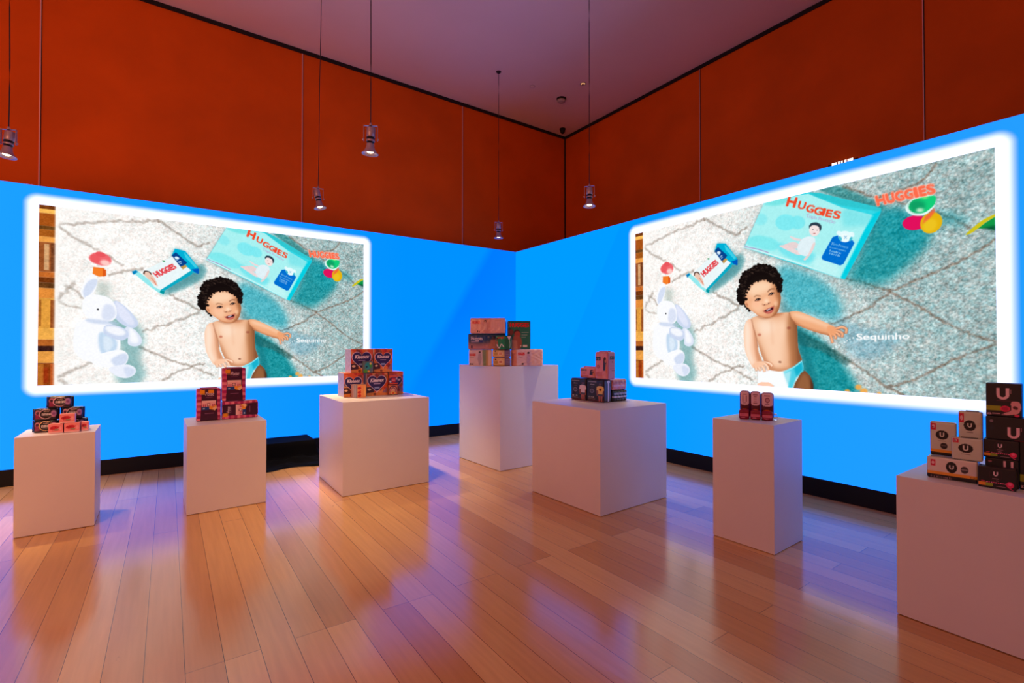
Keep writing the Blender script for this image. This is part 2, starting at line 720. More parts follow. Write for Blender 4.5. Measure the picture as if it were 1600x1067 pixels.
    def words(s, x, y, w, h, col, rot=0.0, seed=1, alpha=0.9):
        """a line of lettering too small to read: uneven little strokes, base line at x, y"""
        rr = random.Random(seed)
        c, si = math.cos(math.radians(rot)), math.sin(math.radians(rot))
        m = np.zeros((s.ny, s.nx))
        t = 0.0
        while t < w - h * 0.5:
            lw = h * rr.uniform(0.35, 0.7)
            lh = h * rr.choice((1.0, 0.72, 0.72, 0.8))
            q = [(t, 0), (t + lw, 0), (t + lw * 0.9, -lh), (t + lw * 0.1, -lh)]
            hole = [(t + lw * 0.35, -lh * 0.3), (t + lw * 0.65, -lh * 0.3), (t + lw * 0.65, -lh * 0.7), (t + lw * 0.35, -lh * 0.7)]
            k = np.zeros_like(m)
            for P, sg in ((q, 1), (hole, 0)):
                P = [(x + a * c - b * si, y + a * si + b * c) for a, b in P]
                mm = s.raw_mask(s.to(P))
                k = np.maximum(k, mm) if sg else k * (1 - mm)
            m = np.maximum(m, k)
            t += lw + h * rr.choice((0.18, 0.18, 0.2, 0.6))
        s.blend(m, col, alpha)

    def noise(s, cell, amp, clip=None, tint=(1, 1, 1), seed=1):
        rng = np.random.default_rng(seed)
        gy, gx = int(s.ny / cell) + 2, int(s.nx / cell) + 2
        g = rng.uniform(-1, 1, (gy, gx))
        yy = np.arange(s.ny) / cell
        xx = np.arange(s.nx) / cell
        yi, xi = yy.astype(int), xx.astype(int)
        fy, fx = (yy - yi)[:, None], (xx - xi)[None, :]
        a = g[yi][:, xi] * (1 - fy) * (1 - fx) + g[yi + 1][:, xi] * fy * (1 - fx) + g[yi][:, xi + 1] * (1 - fy) * fx + g[yi + 1][:, xi + 1] * fy * fx
        if clip is not None:
            a = a * clip
        s.img += a[..., None] * amp * np.asarray(tint)

    def sample(s, u, v):
        """colours at u right, v up in 0..1, as linear rgb"""
        x = np.clip(u * s.nx - 0.5, 0, s.nx - 1.001)
        y = np.clip((1 - v) * s.ny - 0.5, 0, s.ny - 1.001)
        xi, yi = x.astype(int), y.astype(int)
        fx, fy = (x - xi)[:, None], (y - yi)[:, None]
        im = np.clip(s.img, 0, 255)
        r = im[yi, xi] * (1 - fx) * (1 - fy) + im[yi, xi + 1] * fx * (1 - fy) + im[yi + 1, xi] * (1 - fx) * fy + im[yi + 1, xi + 1] * fx * fy
        return lin(r)


def grid_mesh(name, sheets):
    """sheets: (nu, nv, pos(u, v) -> Nx3, canvas or colour); one mesh with the point colour 'Col'"""
    co, fa, cl = [], [], []
    base = 0
    for nu, nv, pos, paint in sheets:
        u, v = np.meshgrid(np.linspace(0, 1, nu + 1), np.linspace(0, 1, nv + 1))
        u, v = u.ravel(), v.ravel()
        co.append(pos(u, v))
        if isinstance(paint, Canvas):
            c = paint.sample(u, v)
        else:
            c = np.tile(lin(paint), (len(u), 1))
        cl.append(c)
        i, j = np.meshgrid(np.arange(nu), np.arange(nv))
        a = base + (j * (nu + 1) + i).ravel()
        fa.append(np.stack([a, a + 1, a + nu + 2, a + nu + 1], 1))
        base += len(u)
    co, fa, cl = np.concatenate(co), np.concatenate(fa), np.concatenate(cl)
    me = bpy.data.meshes.new(name)
    me.vertices.add(len(co))
    me.vertices.foreach_set('co', co.astype(np.float32).ravel())
    me.loops.add(fa.size)
    me.loops.foreach_set('vertex_index', fa.astype(np.int32).ravel())
    me.polygons.add(len(fa))
    me.polygons.foreach_set('loop_start', np.arange(0, fa.size, 4, dtype=np.int32))
    me.polygons.foreach_set('loop_total', np.full(len(fa), 4, dtype=np.int32))
    me.update(calc_edges=True)
    at = me.color_attributes.new('Col', 'FLOAT_COLOR', 'POINT')
    at.data.foreach_set('color', np.concatenate([cl, np.ones((len(cl), 1))], 1).astype(np.float32).ravel())
    return me


# ------------------------------------------------------------------ the picture shown on both screens
PIC_W, PIC_H, PIC_Z = 3.615, 2.005, 1.072     # metres
PIC_RX, PIC_LX = 2.865, -6.495                # where it starts along each screen


def paint_picture():
    def tf_px(P):
        out = []
        for x, y in P:
            t, z = hit(x, y, 'right')
            out.append(((t - PIC_RX), (PIC_Z + PIC_H - z)))
        return np.array(out)

    # author frames: c3, c4, c5, c6, c7 are enlargements of parts of the right-hand picture
    def fr(ox, oy, k):
        return lambda P: tf_px(np.asarray(P) / k + np.array([ox, oy]))
    c3, c4, c5 = fr(960, 180, 2.3203), fr(1100, 300, 3.1371), fr(1130, 280, 5.926)
    c6, c7, c8 = fr(1150, 400, 4.639), fr(1000, 380, 4.85), fr(1380, 260, 7.62)
    c9 = fr(1280, 400, 4.446)

    C = Canvas(PIC_W, PIC_H, 250, (240, 236, 232))
    # the pile rug: cream on the left, greyer and cooler to the right
    xx = np.linspace(0, 1, C.nx)[None, :, None]
    yy = np.linspace(0, 1, C.ny)[:, None, None]
    f = np.clip((xx - 0.33) / 0.55 - 0.15 * (yy - 0.5), 0, 1)
    C.img = np.array([250, 246, 242.]) * (1 - f) + np.array([160, 184, 184.]) * f + 0 * yy
    amp = np.clip(0.28 + 0.75 * xx[..., 0], 0, 0.9) + 0 * yy[..., 0]
    C.noise(2.0, 26, amp, seed=2)
    C.noise(4.0, 26, amp, seed=3)
    C.noise(9.0, 14, amp, seed=4)
    C.noise(5.0, 12, amp, (1, -0.4, -0.6), seed=6)
    C.noise(40.0, 8, None, seed=5)
    dark = (120, 108, 100)
    C.tf = c3
    rug = [[(830, 590), (915, 610), (1000, 640)], [(1000, 640), (1100, 690), (1180, 740), (1290, 790), (1385, 822)],
           [(1000, 640), (1110, 590), (1250, 530), (1385, 450)], [(1000, 640), (920, 700), (820, 745), (720, 790)],
           [(670, 800), (760, 840), (850, 890), (930, 940), (990, 985)], [(1385, 832), (1280, 865), (1170, 915), (1080, 960), (990, 985)],
           [(990, 985), (1080, 1030)], [(960, 300), (1040, 270), (1110, 240), (1170, 175)], [(830, 262), (960, 300), (1100, 330), (1230, 375), (1290, 410)],
           [(320, 372), (380, 405), (440, 432), (480, 402)], [(105, 482), (170, 522), (240, 562)], [(105, 482), (190, 436), (260, 405), (325, 376)],
           [(360, 640), (405, 665), (450, 690)], [(450, 700), (370, 745), (290, 785)], [(280, 838), (350, 880), (440, 925), (500, 960)],
           [(110, 930), (150, 905), (190, 880)], [(110, 940), (150, 965)], [(105, 700), (130, 660), (140, 640)], [(130, 655), (160, 690)],
           [(340, 965), (400, 930), (470, 905)], [(210, 600), (250, 580), (290, 560)], [(105, 700), (150, 720)]]
    for i, ln in enumerate(rug):
        x = sum(p[0] for p in ln) / len(ln)
        a = min(0.75, 0.20 + x / 2000)
        P = spline(ln, 10, False)
        P = P + C.rng.normal(0, 2.2, P.shape)
        C.line(P, 6.5, dark, a, 0.005, smooth=False, jit=0.5)
        C.line(P + C.rng.normal(0, 2.5, P.shape), 4, (150, 130, 112), a * 0.9, 0.003, smooth=False, jit=0.6)
    C.noise(2.0, 24, amp, seed=8)
    # cool shadows on the rug
    teal = (22, 150, 162)
    C.poly([(845, 590), (880, 520), (950, 360), (1050, 345), (1130, 420), (1110, 500), (1010, 590), (950, 615)], (14, 142, 152), 0.85, 0.045, True)
    C.poly([(960, 345), (1060, 350), (1230, 350), (1280, 400), (1180, 400), (1120, 480), (1000, 470)], teal, 0.5, 0.03, True)
    C.poly([(735, 268), (800, 255), (900, 290), (980, 330), (960, 345), (860, 315)], (34, 130, 132), 0.75, 0.012, True)
    C.poly([(600, 545), (700, 570), (780, 620), (830, 700), (800, 745), (700, 720), (640, 715), (600, 640)], (30, 165, 185), 0.72, 0.045, True)
    C.poly([(650, 770), (720, 790), (790, 850), (850, 930), (880, 1010), (700, 1030), (680, 900), (660, 830)], (10, 140, 150), 0.9, 0.03, True)
    C.poly([(660, 780), (700, 795), (850, 880), (830, 900), (740, 850), (670, 830)], (40, 88, 86), 0.6, 0.01, True)
    C.poly([(800, 740), (900, 770), (1050, 800), (950, 880), (860, 870)], (90, 160, 190), 0.4, 0.03, True)
    C.poly([(405, 545), (460, 500), (470, 540), (430, 590), (340, 650), (350, 620)], (40, 140, 150), 0.5, 0.015, True)
    C.noise(3.0, 22, amp, seed=9)
    C.noise(6.0, 14, amp, seed=19)
    C.noise(2.0, 10, amp, (1, 0, -0.5), seed=10)
    # parquet along the left edge
    zx = [(0.00, 0.022, (120, 60, 20)), (0.022, 0.045, (255, 190, 90)), (0.045, 0.115, (170, 84, 24)), (0.115, 0.135, (110, 66, 24)), (0.135, 0.175, (168, 90, 26)),
          (0.175, 0.205, (236, 158, 72)), (0.205, 0.37, (156, 84, 40)), (0.37, 0.40, (196, 104, 40)), (0.40, 0.43, (120, 56, 16)), (0.43, 0.46, (100, 58, 24)),
          (0.46, 0.515, (224, 138, 56)), (0.515, 0.68, (226, 156, 62)), (0.68, 0.745, (240, 172, 76)), (0.745, 0.78, (180, 96, 36)), (0.78, 0.81, (58, 28, 24)),
          (0.81, 0.875, (230, 156, 70)), (0.875, 1.0, (140, 62, 16))]
    C.tf = None
    W0 = 0.145
    wood = np.zeros((C.ny, C.nx))
    edge = (W0 + 0.006 * np.sin(np.arange(C.ny) * 0.21) + 0.006 * C.rng.standard_normal(C.ny))
    for a, b, c in zx:
        C.rect(-0.05, a * PIC_H, W0 - 0.01, b * PIC_H, c)
    C.rect(0.045, 0.215 * PIC_H, 0.085, 0.36 * PIC_H, (214, 168, 120), 0.9)
    C.rect(0.10, 0.21 * PIC_H, 0.138, 0.365 * PIC_H, (110, 58, 30), 0.8)
    C.rect(0.01, 0.525 * PIC_H, 0.025, 0.67 * PIC_H, (150, 84, 30), 0.9)
    C.rect(0.10, 0.525 * PIC_H, 0.14, 0.68 * PIC_H, (140, 66, 26), 0.9)
    C.rect(-0.02, 0.88 * PIC_H, 0.05, 1.0 * PIC_H, (200, 120, 44), 0.8)
    C.rect(0.05, 0.90 * PIC_H, 0.09, 0.985 * PIC_H, (170, 44, 16), 0.6, 0.01)
    C.rect(0.105, 0.88 * PIC_H, 0.14, 1.0 * PIC_H, (206, 96, 40), 0.8)
    for i in range(C.ny):
        wood[i, :int(max(0, edge[i]) * C.k)] = 1
    C.noise(2.0, 14, wood, (1, 0.7, 0.4), seed=12)
    C.noise(7.0, 14, wood, (1, 0.7, 0.4), seed=13)
    C.rect(W0 - 0.012, 0, W0 + 0.02, PIC_H, (252, 246, 240), 0.95, 0.006)

    # nappy pack
    C.tf = c5
    C.poly([(190, 640), (375, 235), (790, 120), (1465, 270), (1470, 300), (1130, 925), (1070, 915)], (20, 90, 100), 0.45, 0.02)
    C.poly([(195, 632), (378, 222), (560, 170), (780, 120), (900, 128), (1465, 268), (1455, 320), (1130, 925), (1080, 918)], (52, 214, 228))
    face = C.poly([(200, 628), (378, 222), (560, 170), (790, 135), (1100, 262), (1400, 335), (1345, 420), (1095, 912)], (168, 240, 240), smooth=False)
    C.poly([(780, 122), (900, 128), (1465, 268), (1455, 300), (1100, 245), (860, 160)], (46, 196, 206), 0.9, 0.005)
    C.poly([(1380, 330), (1470, 285), (1130, 925), (1085, 912)], (0, 206, 226), 0.95, 0.004)
    C.poly([(1130, 260), (1400, 320), (1340, 430), (1120, 440), (1090, 330)], (120, 226, 232), 0.8, 0.02, clip=face)
    C.poly([(390, 225), (640, 160), (560, 230), (440, 245)], (110, 226, 226), 0.8, 0.008, True, clip=face)
    C.oval(580, 400, 95, 75, (122, 232, 240), 0.9, 0.004, clip=face)
    C.oval(690, 400, 70, 62, (122, 232, 240), 0.9, 0.004, clip=face)
    C.oval(350, 370, 60, 55, (140, 234, 240), 0.9, 0.006, clip=face)
    C.poly([(225, 560), (330, 520), (500, 570), (470, 660), (240, 610)], (124, 232, 236), 0.9, 0.006, True, clip=face)
    C.poly([(500, 590), (700, 640), (860, 700), (780, 780), (560, 700)], (110, 226, 236), 0.8, 0.012, True, clip=face)
    C.line([(203, 620), (240, 632), (330, 650), (420, 680)], 7, (170, 90, 170), 0.8)
    C.line([(200, 630), (600, 745), (1090, 915)], 9, (236, 252, 252), 0.9, 0.004)
    C.poly([(860, 700), (1060, 800), (1085, 905), (820, 820)], (200, 246, 246), 0.7, 0.02)
    red, lo_ = (240, 74, 42), (180, 40, 24)
    for ch, x, y, sz, r, w in (('H', 585, 245, 128, 10, 78), ('U', 690, 266, 96, 12, 62), ('G', 764, 296, 98, 13, 66), ('G', 838, 318, 98, 13, 68), ('I', 912, 333, 96, 12, 20), ('E', 948, 343, 96, 10, 52), ('S', 1014, 358, 100, 8, 64)):
        C.text(ch, x, y, sz, red, rot=r, bold=0.05, fit=w, shear=0.12)
    C.text('Tripla Proteção', 768, 352, 46, (190, 130, 190), rot=12.5, fit=275, bold=0.005)
    # baby printed on the pack
    C.poly([(520, 615), (560, 640), (690, 700), (730, 680), (650, 640), (580, 610)], (240, 214, 214), 0.95, smooth=True)
    C.poly([(620, 525), (680, 545), (725, 555), (720, 570), (670, 566), (630, 545)], (238, 216, 218), 0.95, smooth=True)
    C.poly([(545, 620), (640, 580), (700, 600), (690, 640), (610, 640)], (238, 208, 208), 0.9, 0.002, True)
    C.poly([(730, 555), (790, 530), (850, 545), (845, 610), (800, 700), (750, 710), (700, 680), (690, 620)], (226, 240, 246), 0.97, smooth=True)
    C.poly([(835, 590), (855, 600), (820, 680), (770, 745), (745, 740), (790, 690)], (236, 210, 208), 0.9, smooth=True)
    C.oval(848, 470, 50, 58, (244, 226, 224), rot=14)
    C.poly([(797, 430), (820, 405), (870, 400), (908, 425), (910, 460), (895, 482), (885, 440), (840, 425), (808, 440), (800, 458)], (44, 60, 76), smooth=True)
    C.oval(832, 466, 5, 4, (70, 70, 80))
    C.oval(872, 472, 5, 4, (70, 70, 80))
    C.oval(846, 502, 13, 5, (190, 110, 110))
    C.poly([(1015, 535), (1060, 520), (1120, 545), (1200, 565), (1218, 590), (1115, 785), (1085, 798), (920, 745), (912, 720)], (0, 110, 208), smooth=False)
    C.oval(1130, 530, 62, 52, (226, 250, 252))
    C.oval(1075, 500, 26, 22, (226, 250, 252), rot=30)
    C.oval(1192, 512, 24, 26, (226, 250, 252), rot=-30)
    C.oval(1132, 540, 40, 34, (236, 252, 252))
    C.oval(1086, 548, 14, 22, (70, 190, 210), rot=-30)
    C.oval(1184, 552, 12, 22, (70, 190, 210), rot=30)
    C.text('X', 1120, 552, 42, (0, 110, 190))
    C.text('Xtra-Protect', 1002, 605, 34, (210, 240, 250), rot=14, fit=160, bold=0.01)
    for x, y, w, h in ((985, 632, 160, 11), (985, 668, 112, 17), (982, 692, 108, 17)):
        C.words(x, y, w, h, (200, 234, 248), 14, int(y))

    # wipes pack
    C.tf = c7
    C.poly([(575, 5), (640, 0), (780, 120), (760, 200), (560, 360), (520, 350)], (40, 120, 130), 0.5, 0.03)
    C.poly([(350, 240), (372, 222), (420, 262), (520, 355), (522, 378), (505, 378), (430, 318)], (150, 232, 236))
    C.poly([(350, 240), (372, 226), (382, 236), (360, 262)], (0, 130, 190))
    C.poly([(585, 0), (650, 0), (735, 110), (742, 150), (720, 165), (640, 160), (566, 60)], (0, 176, 214))
    C.poly([(690, 140), (742, 120), (740, 168), (716, 160)], (0, 90, 190))
    C.poly([(640, 10), (690, 60), (730, 110), (716, 122), (650, 50)], (60, 206, 230))
    C.poly([(406, 222), (580, 60), (640, 110), (690, 150), (600, 252), (505, 345), (470, 330)], (234, 246, 248))
    C.poly([(690, 148), (700, 175), (525, 350), (505, 345), (600, 245)], (10, 170, 196))
    C.poly([(505, 345), (530, 352), (522, 378), (500, 365)], (0, 150, 160))
    C.poly([(565, 60), (592, 28), (662, 92), (630, 150)], (6, 66, 140))
    C.oval(598, 72, 14, 11, (220, 240, 250))
    C.words(590, 88, 54, 20, (190, 220, 245), 45, 4)
    C.poly([(622, 135), (650, 112), (664, 122), (636, 156)], (196, 150, 70), 0.9)
    C.oval(520, 118, 8, 6, (40, 150, 90))
    C.text('HUGGIES', 486, 252, 54, (226, 40, 50), rot=-42, fit=150, bold=0.05)
    C.poly([(410, 236), (440, 226), (470, 262), (488, 320), (456, 296), (424, 262)], (236, 200, 180), smooth=True)
    C.line([(412, 244), (418, 222), (440, 222), (452, 236)], 8, (70, 40, 30))
    C.line([(450, 262), (470, 290), (478, 312)], 5, (230, 70, 50), 0.6)

    # plush rabbit
    C.poly([(180, 420), (260, 480), (370, 600), (420, 720), (400, 860), (430, 1000), (370, 1060), (280, 1010), (300, 800), (200, 450)], (60, 140, 145), 0.55, 0.035, True)
    C.poly([(190, 350), (250, 360), (240, 440), (200, 430)], (150, 170, 160), 0.5, 0.03, True)
    w_, sh, sh2 = (250, 251, 255), (204, 216, 240), (170, 190, 226)
    C.poly([(165, 300), (190, 318), (192, 360), (180, 420), (150, 470), (125, 440), (135, 370)], w_, smooth=True)
    C.poly([(160, 345), (190, 330), (188, 375), (150, 462), (134, 440), (140, 390)], sh, 0.8, 0.004, True)
    C.poly([(270, 465), (310, 485), (360, 550), (387, 610), (370, 645), (330, 640), (285, 600), (262, 540)], sh, smooth=True)
    C.poly([(275, 470), (310, 495), (350, 560), (368, 615), (340, 625), (290, 560)], (228, 232, 250), 0.9, 0.006, True)
    C.poly([(330, 640), (370, 660), (405, 720), (402, 765), (370, 782), (338, 765), (335, 720), (320, 680)], (222, 230, 246), smooth=True)
    C.poly([(345, 650), (372, 680), (388, 725), (385, 755), (352, 750), (345, 710)], w_, 0.9, 0.006, True)
    C.poly([(120, 620), (200, 600), (270, 640), (300, 740), (290, 820), (230, 870), (160, 880), (105, 820), (100, 700)], w_, smooth=True)
    C.poly([(205, 690), (250, 700), (285, 750), (275, 820), (230, 850), (205, 790)], (190, 214, 238), 0.9, 0.006, True)
    C.poly([(225, 715), (255, 725), (266, 770), (245, 815), (225, 790)], (226, 238, 250), 0.8, 0.006, True)
    C.poly([(230, 640), (280, 636), (330, 665), (338, 710), (310, 738), (265, 725), (225, 690)], sh, smooth=True)
    C.poly([(235, 645), (280, 645), (318, 668), (322, 695), (290, 705), (240, 680)], w_, 0.9, 0.006, True)
    C.poly([(190, 435), (245, 448), (275, 500), (280, 570), (250, 610), (180, 612), (140, 570), (132, 500), (150, 450)], w_, smooth=True)
    C.poly([(225, 500), (262, 500), (276, 560), (250, 600), (215, 585)], (216, 224, 244), 0.9, 0.008, True)
    C.poly([(150, 600), (250, 606), (290, 625), (230, 632), (160, 622)], sh2, 0.5, 0.006, True)
    C.poly([(170, 860), (250, 815), (310, 808), (340, 850), (325, 910), (280, 925), (200, 915)], w_, smooth=True)
    C.poly([(260, 870), (320, 830), (338, 862), (322, 908), (282, 922)], sh, 0.85, 0.006, True)
    C.poly([(250, 930), (330, 910), (375, 940), (372, 985), (330, 1008), (280, 985)], (236, 240, 252), smooth=True)
    C.poly([(320, 930), (368, 945), (368, 980), (335, 1000)], sh, 0.7, 0.006, True)
    C.oval(197, 533, 5, 6, (40, 40, 50))
    C.noise(3.0, 4, None, seed=22)
    # teether
    C.oval(208, 190, 46, 44, (240, 96, 104), 0.95, 0.004)
    C.oval(180, 196, 24, 30, (236, 90, 96), 0.9, 0.004)
    C.oval(205, 160, 22, 18, (232, 84, 92), 0.9)
    C.oval(226, 212, 22, 20, (255, 214, 206), 0.9, 0.006)
    C.poly([(174, 252), (222, 248), (230, 300), (200, 312), (172, 298)], (244, 126, 40))
    C.poly([(215, 254), (230, 258), (231, 298), (216, 308)], (222, 90, 24))

    # stacking cups, leaf, biscuits
    C.tf = c8
    C.oval(380, 670, 150, 88, (224, 16, 92), rot=-8)
    C.oval(575, 670, 140, 118, (228, 180, 16), rot=-38)
    C.poly([(500, 600), (610, 490), (620, 540), (540, 640), (470, 690)], (240, 100, 60), 0.9, 0.004)
    C.oval(560, 700, 90, 70, (238, 200, 40), 0.7, 0.01, rot=-38)
    C.poly([(270, 480), (330, 400), (480, 350), (610, 345), (630, 400), (600, 490), (500, 575), (380, 585), (290, 545)], (230, 250, 248), smooth=True)
    C.poly([(310, 470), (360, 400), (500, 360), (620, 350), (625, 420), (590, 480), (490, 550), (390, 555), (320, 520)], (20, 204, 120), smooth=True)
    C.poly([(305, 450), (400, 400), (500, 440), (470, 540), (360, 545)], (12, 140, 90), 0.7, 0.012, True)
    C.oval(440, 520, 46, 24, (220, 255, 220), 0.9, 0.006)
    C.oval(500, 365, 40, 14, (200, 250, 130), 0.8, 0.006)
    C.poly([(985, 810), (1080, 720), (1200, 630), (1330, 570), (1330, 600), (1230, 660), (1130, 740), (1040, 800)], (206, 194, 30), smooth=True)
    C.poly([(1130, 740), (1220, 670), (1335, 600), (1335, 760), (1240, 735)], (16, 150, 70))
    C.poly([(1180, 735), (1335, 700), (1335, 770)], (8, 70, 50), 0.8, 0.006)
    C.tf = c3
    for x, y, r in ((845, 1000, 10), (885, 985, 12), (905, 1000, 14), (960, 1010, 9)):
        C.oval(x, y, r, r * 0.8, (250, 170, 70), 0.85, 0.004)
    # the lettering laid over the picture
    for i, ch in enumerate('HUGGIES'):
        xs = (955, 991, 1023, 1057, 1092, 1110, 1138)[i]
        ws = (31, 27, 30, 30, 11, 23, 27)[i]
        yb = 326 - (xs - 955) * 0.215
        C.text(ch, xs - 1, yb + 1, 50, (255, 190, 170), rot=-12, bold=0.10, fit=ws + 2, alpha=0.8)
        C.text(ch, xs, yb, 46, (252, 108, 76), rot=-12, bold=0.07, fit=ws)
    C.tf = c9
    C.text('Sequinho', 262, 582, 62, (255, 255, 255), rot=-1.0, fit=366, bold=0.035)
    for x, y in ((97, 641), (118, 632), (140, 619), (160, 606), (178, 598), (195, 588), (214, 578), (238, 568)):
        C.oval(x, y, 5.0, 4.5, (250, 255, 255))

    # ---- the baby
    C.tf = c6
    skin, lit_, mid, dk = (232, 168, 128), (255, 216, 186), (206, 132, 88), (148, 84, 50)
    C.poly([(330, 330), (470, 470), (520, 640), (600, 960), (520, 985), (440, 700), (330, 400)], (20, 110, 120), 0.45, 0.02, True)
    # leg in shade and lit leg
    C.poly([(410, 975), (430, 920), (470, 850), (500, 828), (540, 870), (560, 930), (562, 985)], (126, 76, 46), smooth=False)
    C.poly([(440, 970), (470, 880), (500, 850), (530, 900), (530, 970)], (160, 104, 66), 0.7, 0.012, True)
    C.poly([(540, 870), (562, 930), (565, 985), (548, 985)], (60, 30, 22), 0.8, 0.006)
    C.poly([(158, 920), (190, 905), (250, 915), (290, 960), (285, 975), (150, 965)], (255, 204, 176))
    C.poly([(165, 945), (240, 935), (270, 955), (160, 955)], (255, 226, 206), 0.8, 0.008)
    # torso
    T = [(112, 452), (170, 430), (240, 425), (330, 410), (400, 410), (440, 450), (445, 520), (448, 600), (455, 680), (478, 755), (440, 790), (330, 835), (250, 825), (215, 780), (180, 700), (158, 620), (130, 540), (112, 480)]
    torso = C.poly(T, (236, 180, 142), smooth=True)
    C.poly([(130, 460), (260, 470), (370, 480), (350, 640), (340, 780), (270, 800), (220, 700), (160, 560)], lit_, 0.75, 0.035, True, clip=torso)
    C.poly([(170, 480), (250, 470), (270, 540), (200, 570)], (255, 234, 214), 0.5, 0.03, True, clip=torso)
    C.poly([(385, 420), (450, 420), (460, 600), (485, 760), (400, 820), (385, 700), (372, 560)], (184, 118, 74), 0.8, 0.02, True, clip=torso)
    C.poly([(400, 420), (450, 420), (462, 600), (485, 760), (420, 815), (408, 700), (396, 560)], (150, 90, 54), 0.55, 0.02, True, clip=torso)
    C.poly([(425, 470), (455, 470), (470, 640), (482, 765), (450, 780), (438, 640)], (116, 70, 44), 0.7, 0.015, True, clip=torso)
    C.poly([(150, 600), (185, 660), (230, 760), (300, 815), (400, 800), (460, 770), (430, 815), (320, 850), (240, 835), (180, 740)], (186, 116, 76), 0.6, 0.018, True, clip=torso)
    C.poly([(200, 425), (300, 440), (350, 405), (300, 395), (220, 410)], (190, 110, 70), 0.6, 0.012, True, clip=torso)
    C.line([(255, 470), (262, 560), (268, 640)], 10, (226, 160, 124), 0.35, 0.012)
    C.oval(171, 570, 13, 10, (196, 112, 86), 0.85, 0.003)
    C.oval(385, 521, 15, 10, (158, 84, 64), 0.85, 0.003)
    C.oval(319, 768, 11, 7, (120, 62, 42), 0.9, 0.003)
    C.oval(312, 776, 12, 6, (255, 220, 190), 0.5, 0.004)
    # arm on the right, reaching out
    A2 = [(385, 408), (450, 400), (520, 425), (600, 458), (680, 495), (715, 520), (720, 560), (690, 578), (640, 568), (560, 545), (480, 515), (425, 490), (400, 455)]
    arm2 = C.poly(A2, (240, 172, 126), smooth=True)
    C.poly([(420, 410), (540, 440), (700, 510), (700, 530), (560, 480), (430, 440)], (255, 214, 182), 0.7, 0.016, True, clip=arm2)
    C.poly([(400, 460), (480, 510), (580, 545), (700, 575), (640, 585), (480, 530), (410, 490)], (158, 84, 46), 0.9, 0.014, True, clip=arm2)
    C.line([(388, 412), (400, 450), (432, 492)], 6, (120, 62, 38), 0.8, 0.004)
    for f in ([(690, 530), (740, 522), (770, 515), (800, 528), (798, 556)], [(705, 545), (745, 545), (772, 560), (770, 584)], [(700, 550), (735, 560), (752, 578)], [(680, 560), (692, 590), (700, 625)], [(700, 560), (722, 580), (722, 596)]):
        C.line(f, 21, (150, 76, 44), 0.8, 0.003)
        C.line(f, 16, (238, 156, 108))
        C.line([(x - 1, y - 3) for x, y in f], 6, (255, 206, 170), 0.7, 0.002)
    C.poly([(668, 505), (712, 510), (730, 540), (712, 572), (680, 572), (662, 545)], (240, 164, 116), 0.95, 0.003, True)
    # arm on the left, hand on the nappy
    A1 = [(108, 452), (75, 475), (58, 530), (58, 610), (68, 690), (95, 760), (130, 812), (170, 800), (190, 760), (168, 700), (158, 640), (150, 580), (132, 520), (122, 480)]
    arm1 = C.poly(A1, (250, 200, 168), smooth=True)
    C.poly([(66, 500), (90, 480), (105, 560), (105, 680), (130, 770), (110, 780), (70, 680)], (255, 232, 212), 0.8, 0.014, True, clip=arm1)
    C.poly([(128, 500), (150, 580), (160, 660), (190, 760), (165, 790), (140, 700), (130, 600)], (204, 132, 92), 0.75, 0.012, True, clip=arm1)
    C.line([(113, 458), (128, 520), (150, 600), (158, 660)], 5, (150, 86, 56), 0.8, 0.004)

    # nappy
    C.poly([(160, 835), (215, 822), (300, 835), (345, 838), (420, 800), (478, 756), (490, 800), (488, 825), (440, 880), (415, 940), (410, 978), (290, 975), (285, 940), (240, 915), (185, 912), (158, 925)], (250, 252, 254))
    C.poly([(345, 838), (420, 800), (478, 756), (490, 800), (488, 825), (440, 880), (415, 940), (410, 978), (375, 978), (380, 930), (360, 880)], (70, 204, 226), 0.95, 0.005)
    C.poly([(420, 810), (478, 765), (488, 822), (440, 876)], (10, 170, 200), 0.8, 0.006)
    C.poly([(345, 850), (400, 830), (390, 900), (375, 940)], (190, 236, 244), 0.8, 0.01)
    C.line([(345, 845), (420, 806), (476, 764)], 6, (160, 240, 250), 0.8)
    for f in ([(170, 775), (215, 770), (250, 782), (262, 796)], [(165, 785), (205, 780), (228, 800), (236, 822)], [(158, 790), (185, 795), (202, 812), (208, 832)], [(150, 790), (165, 808), (178, 826)], [(140, 790), (146, 810), (150, 826)]):
        C.line(f, 21, (186, 108, 76), 0.7, 0.003)
        C.line(f, 16, (250, 196, 160))
        C.line([(x - 1, y - 3) for x, y in f], 6, (255, 228, 206), 0.8, 0.002)
    C.poly([(130, 780), (165, 762), (205, 768), (200, 790), (160, 806), (136, 806)], (250, 198, 164), 0.95, 0.004, True)
    # hair
    hair = [(100, 395), (60, 350), (20, 330), (14, 270), (30, 210), (40, 150), (90, 100), (160, 66), (230, 72), (290, 100), (325, 160), (330, 220), (318, 262), (290, 200), (240, 170), (160, 165), (110, 200), (75, 250), (66, 320), (90, 360)]
    rr = random.Random(3)
    C.poly(hair, (24, 15, 14), smooth=True)
    C.poly([(60, 340), (25, 320), (22, 230), (60, 140), (170, 80), (280, 105), (322, 200), (310, 260), (280, 190), (150, 160), (80, 230)], (20, 12, 12), smooth=True)
    H = spline(hair, 5)
    for x, y in H:
        C.oval(x + rr.uniform(-5, 5), y + rr.uniform(-5, 5), rr.uniform(7, 13), rr.uniform(6, 12), (22, 14, 13))
    for _ in range(110):
        a = rr.uniform(2.6, 6.6)
        r1 = rr.uniform(0.78, 1.02)
        x, y = 180 + 150 * r1 * math.cos(a), 240 + 162 * r1 * math.sin(a)
        q = rr.uniform(0.4, 1)
        C.line([(x - 6, y), (x, y - 6), (x + 7, y + 1)], 2.6, (int(96 * q), int(74 * q), int(62 * q)), 0.8)
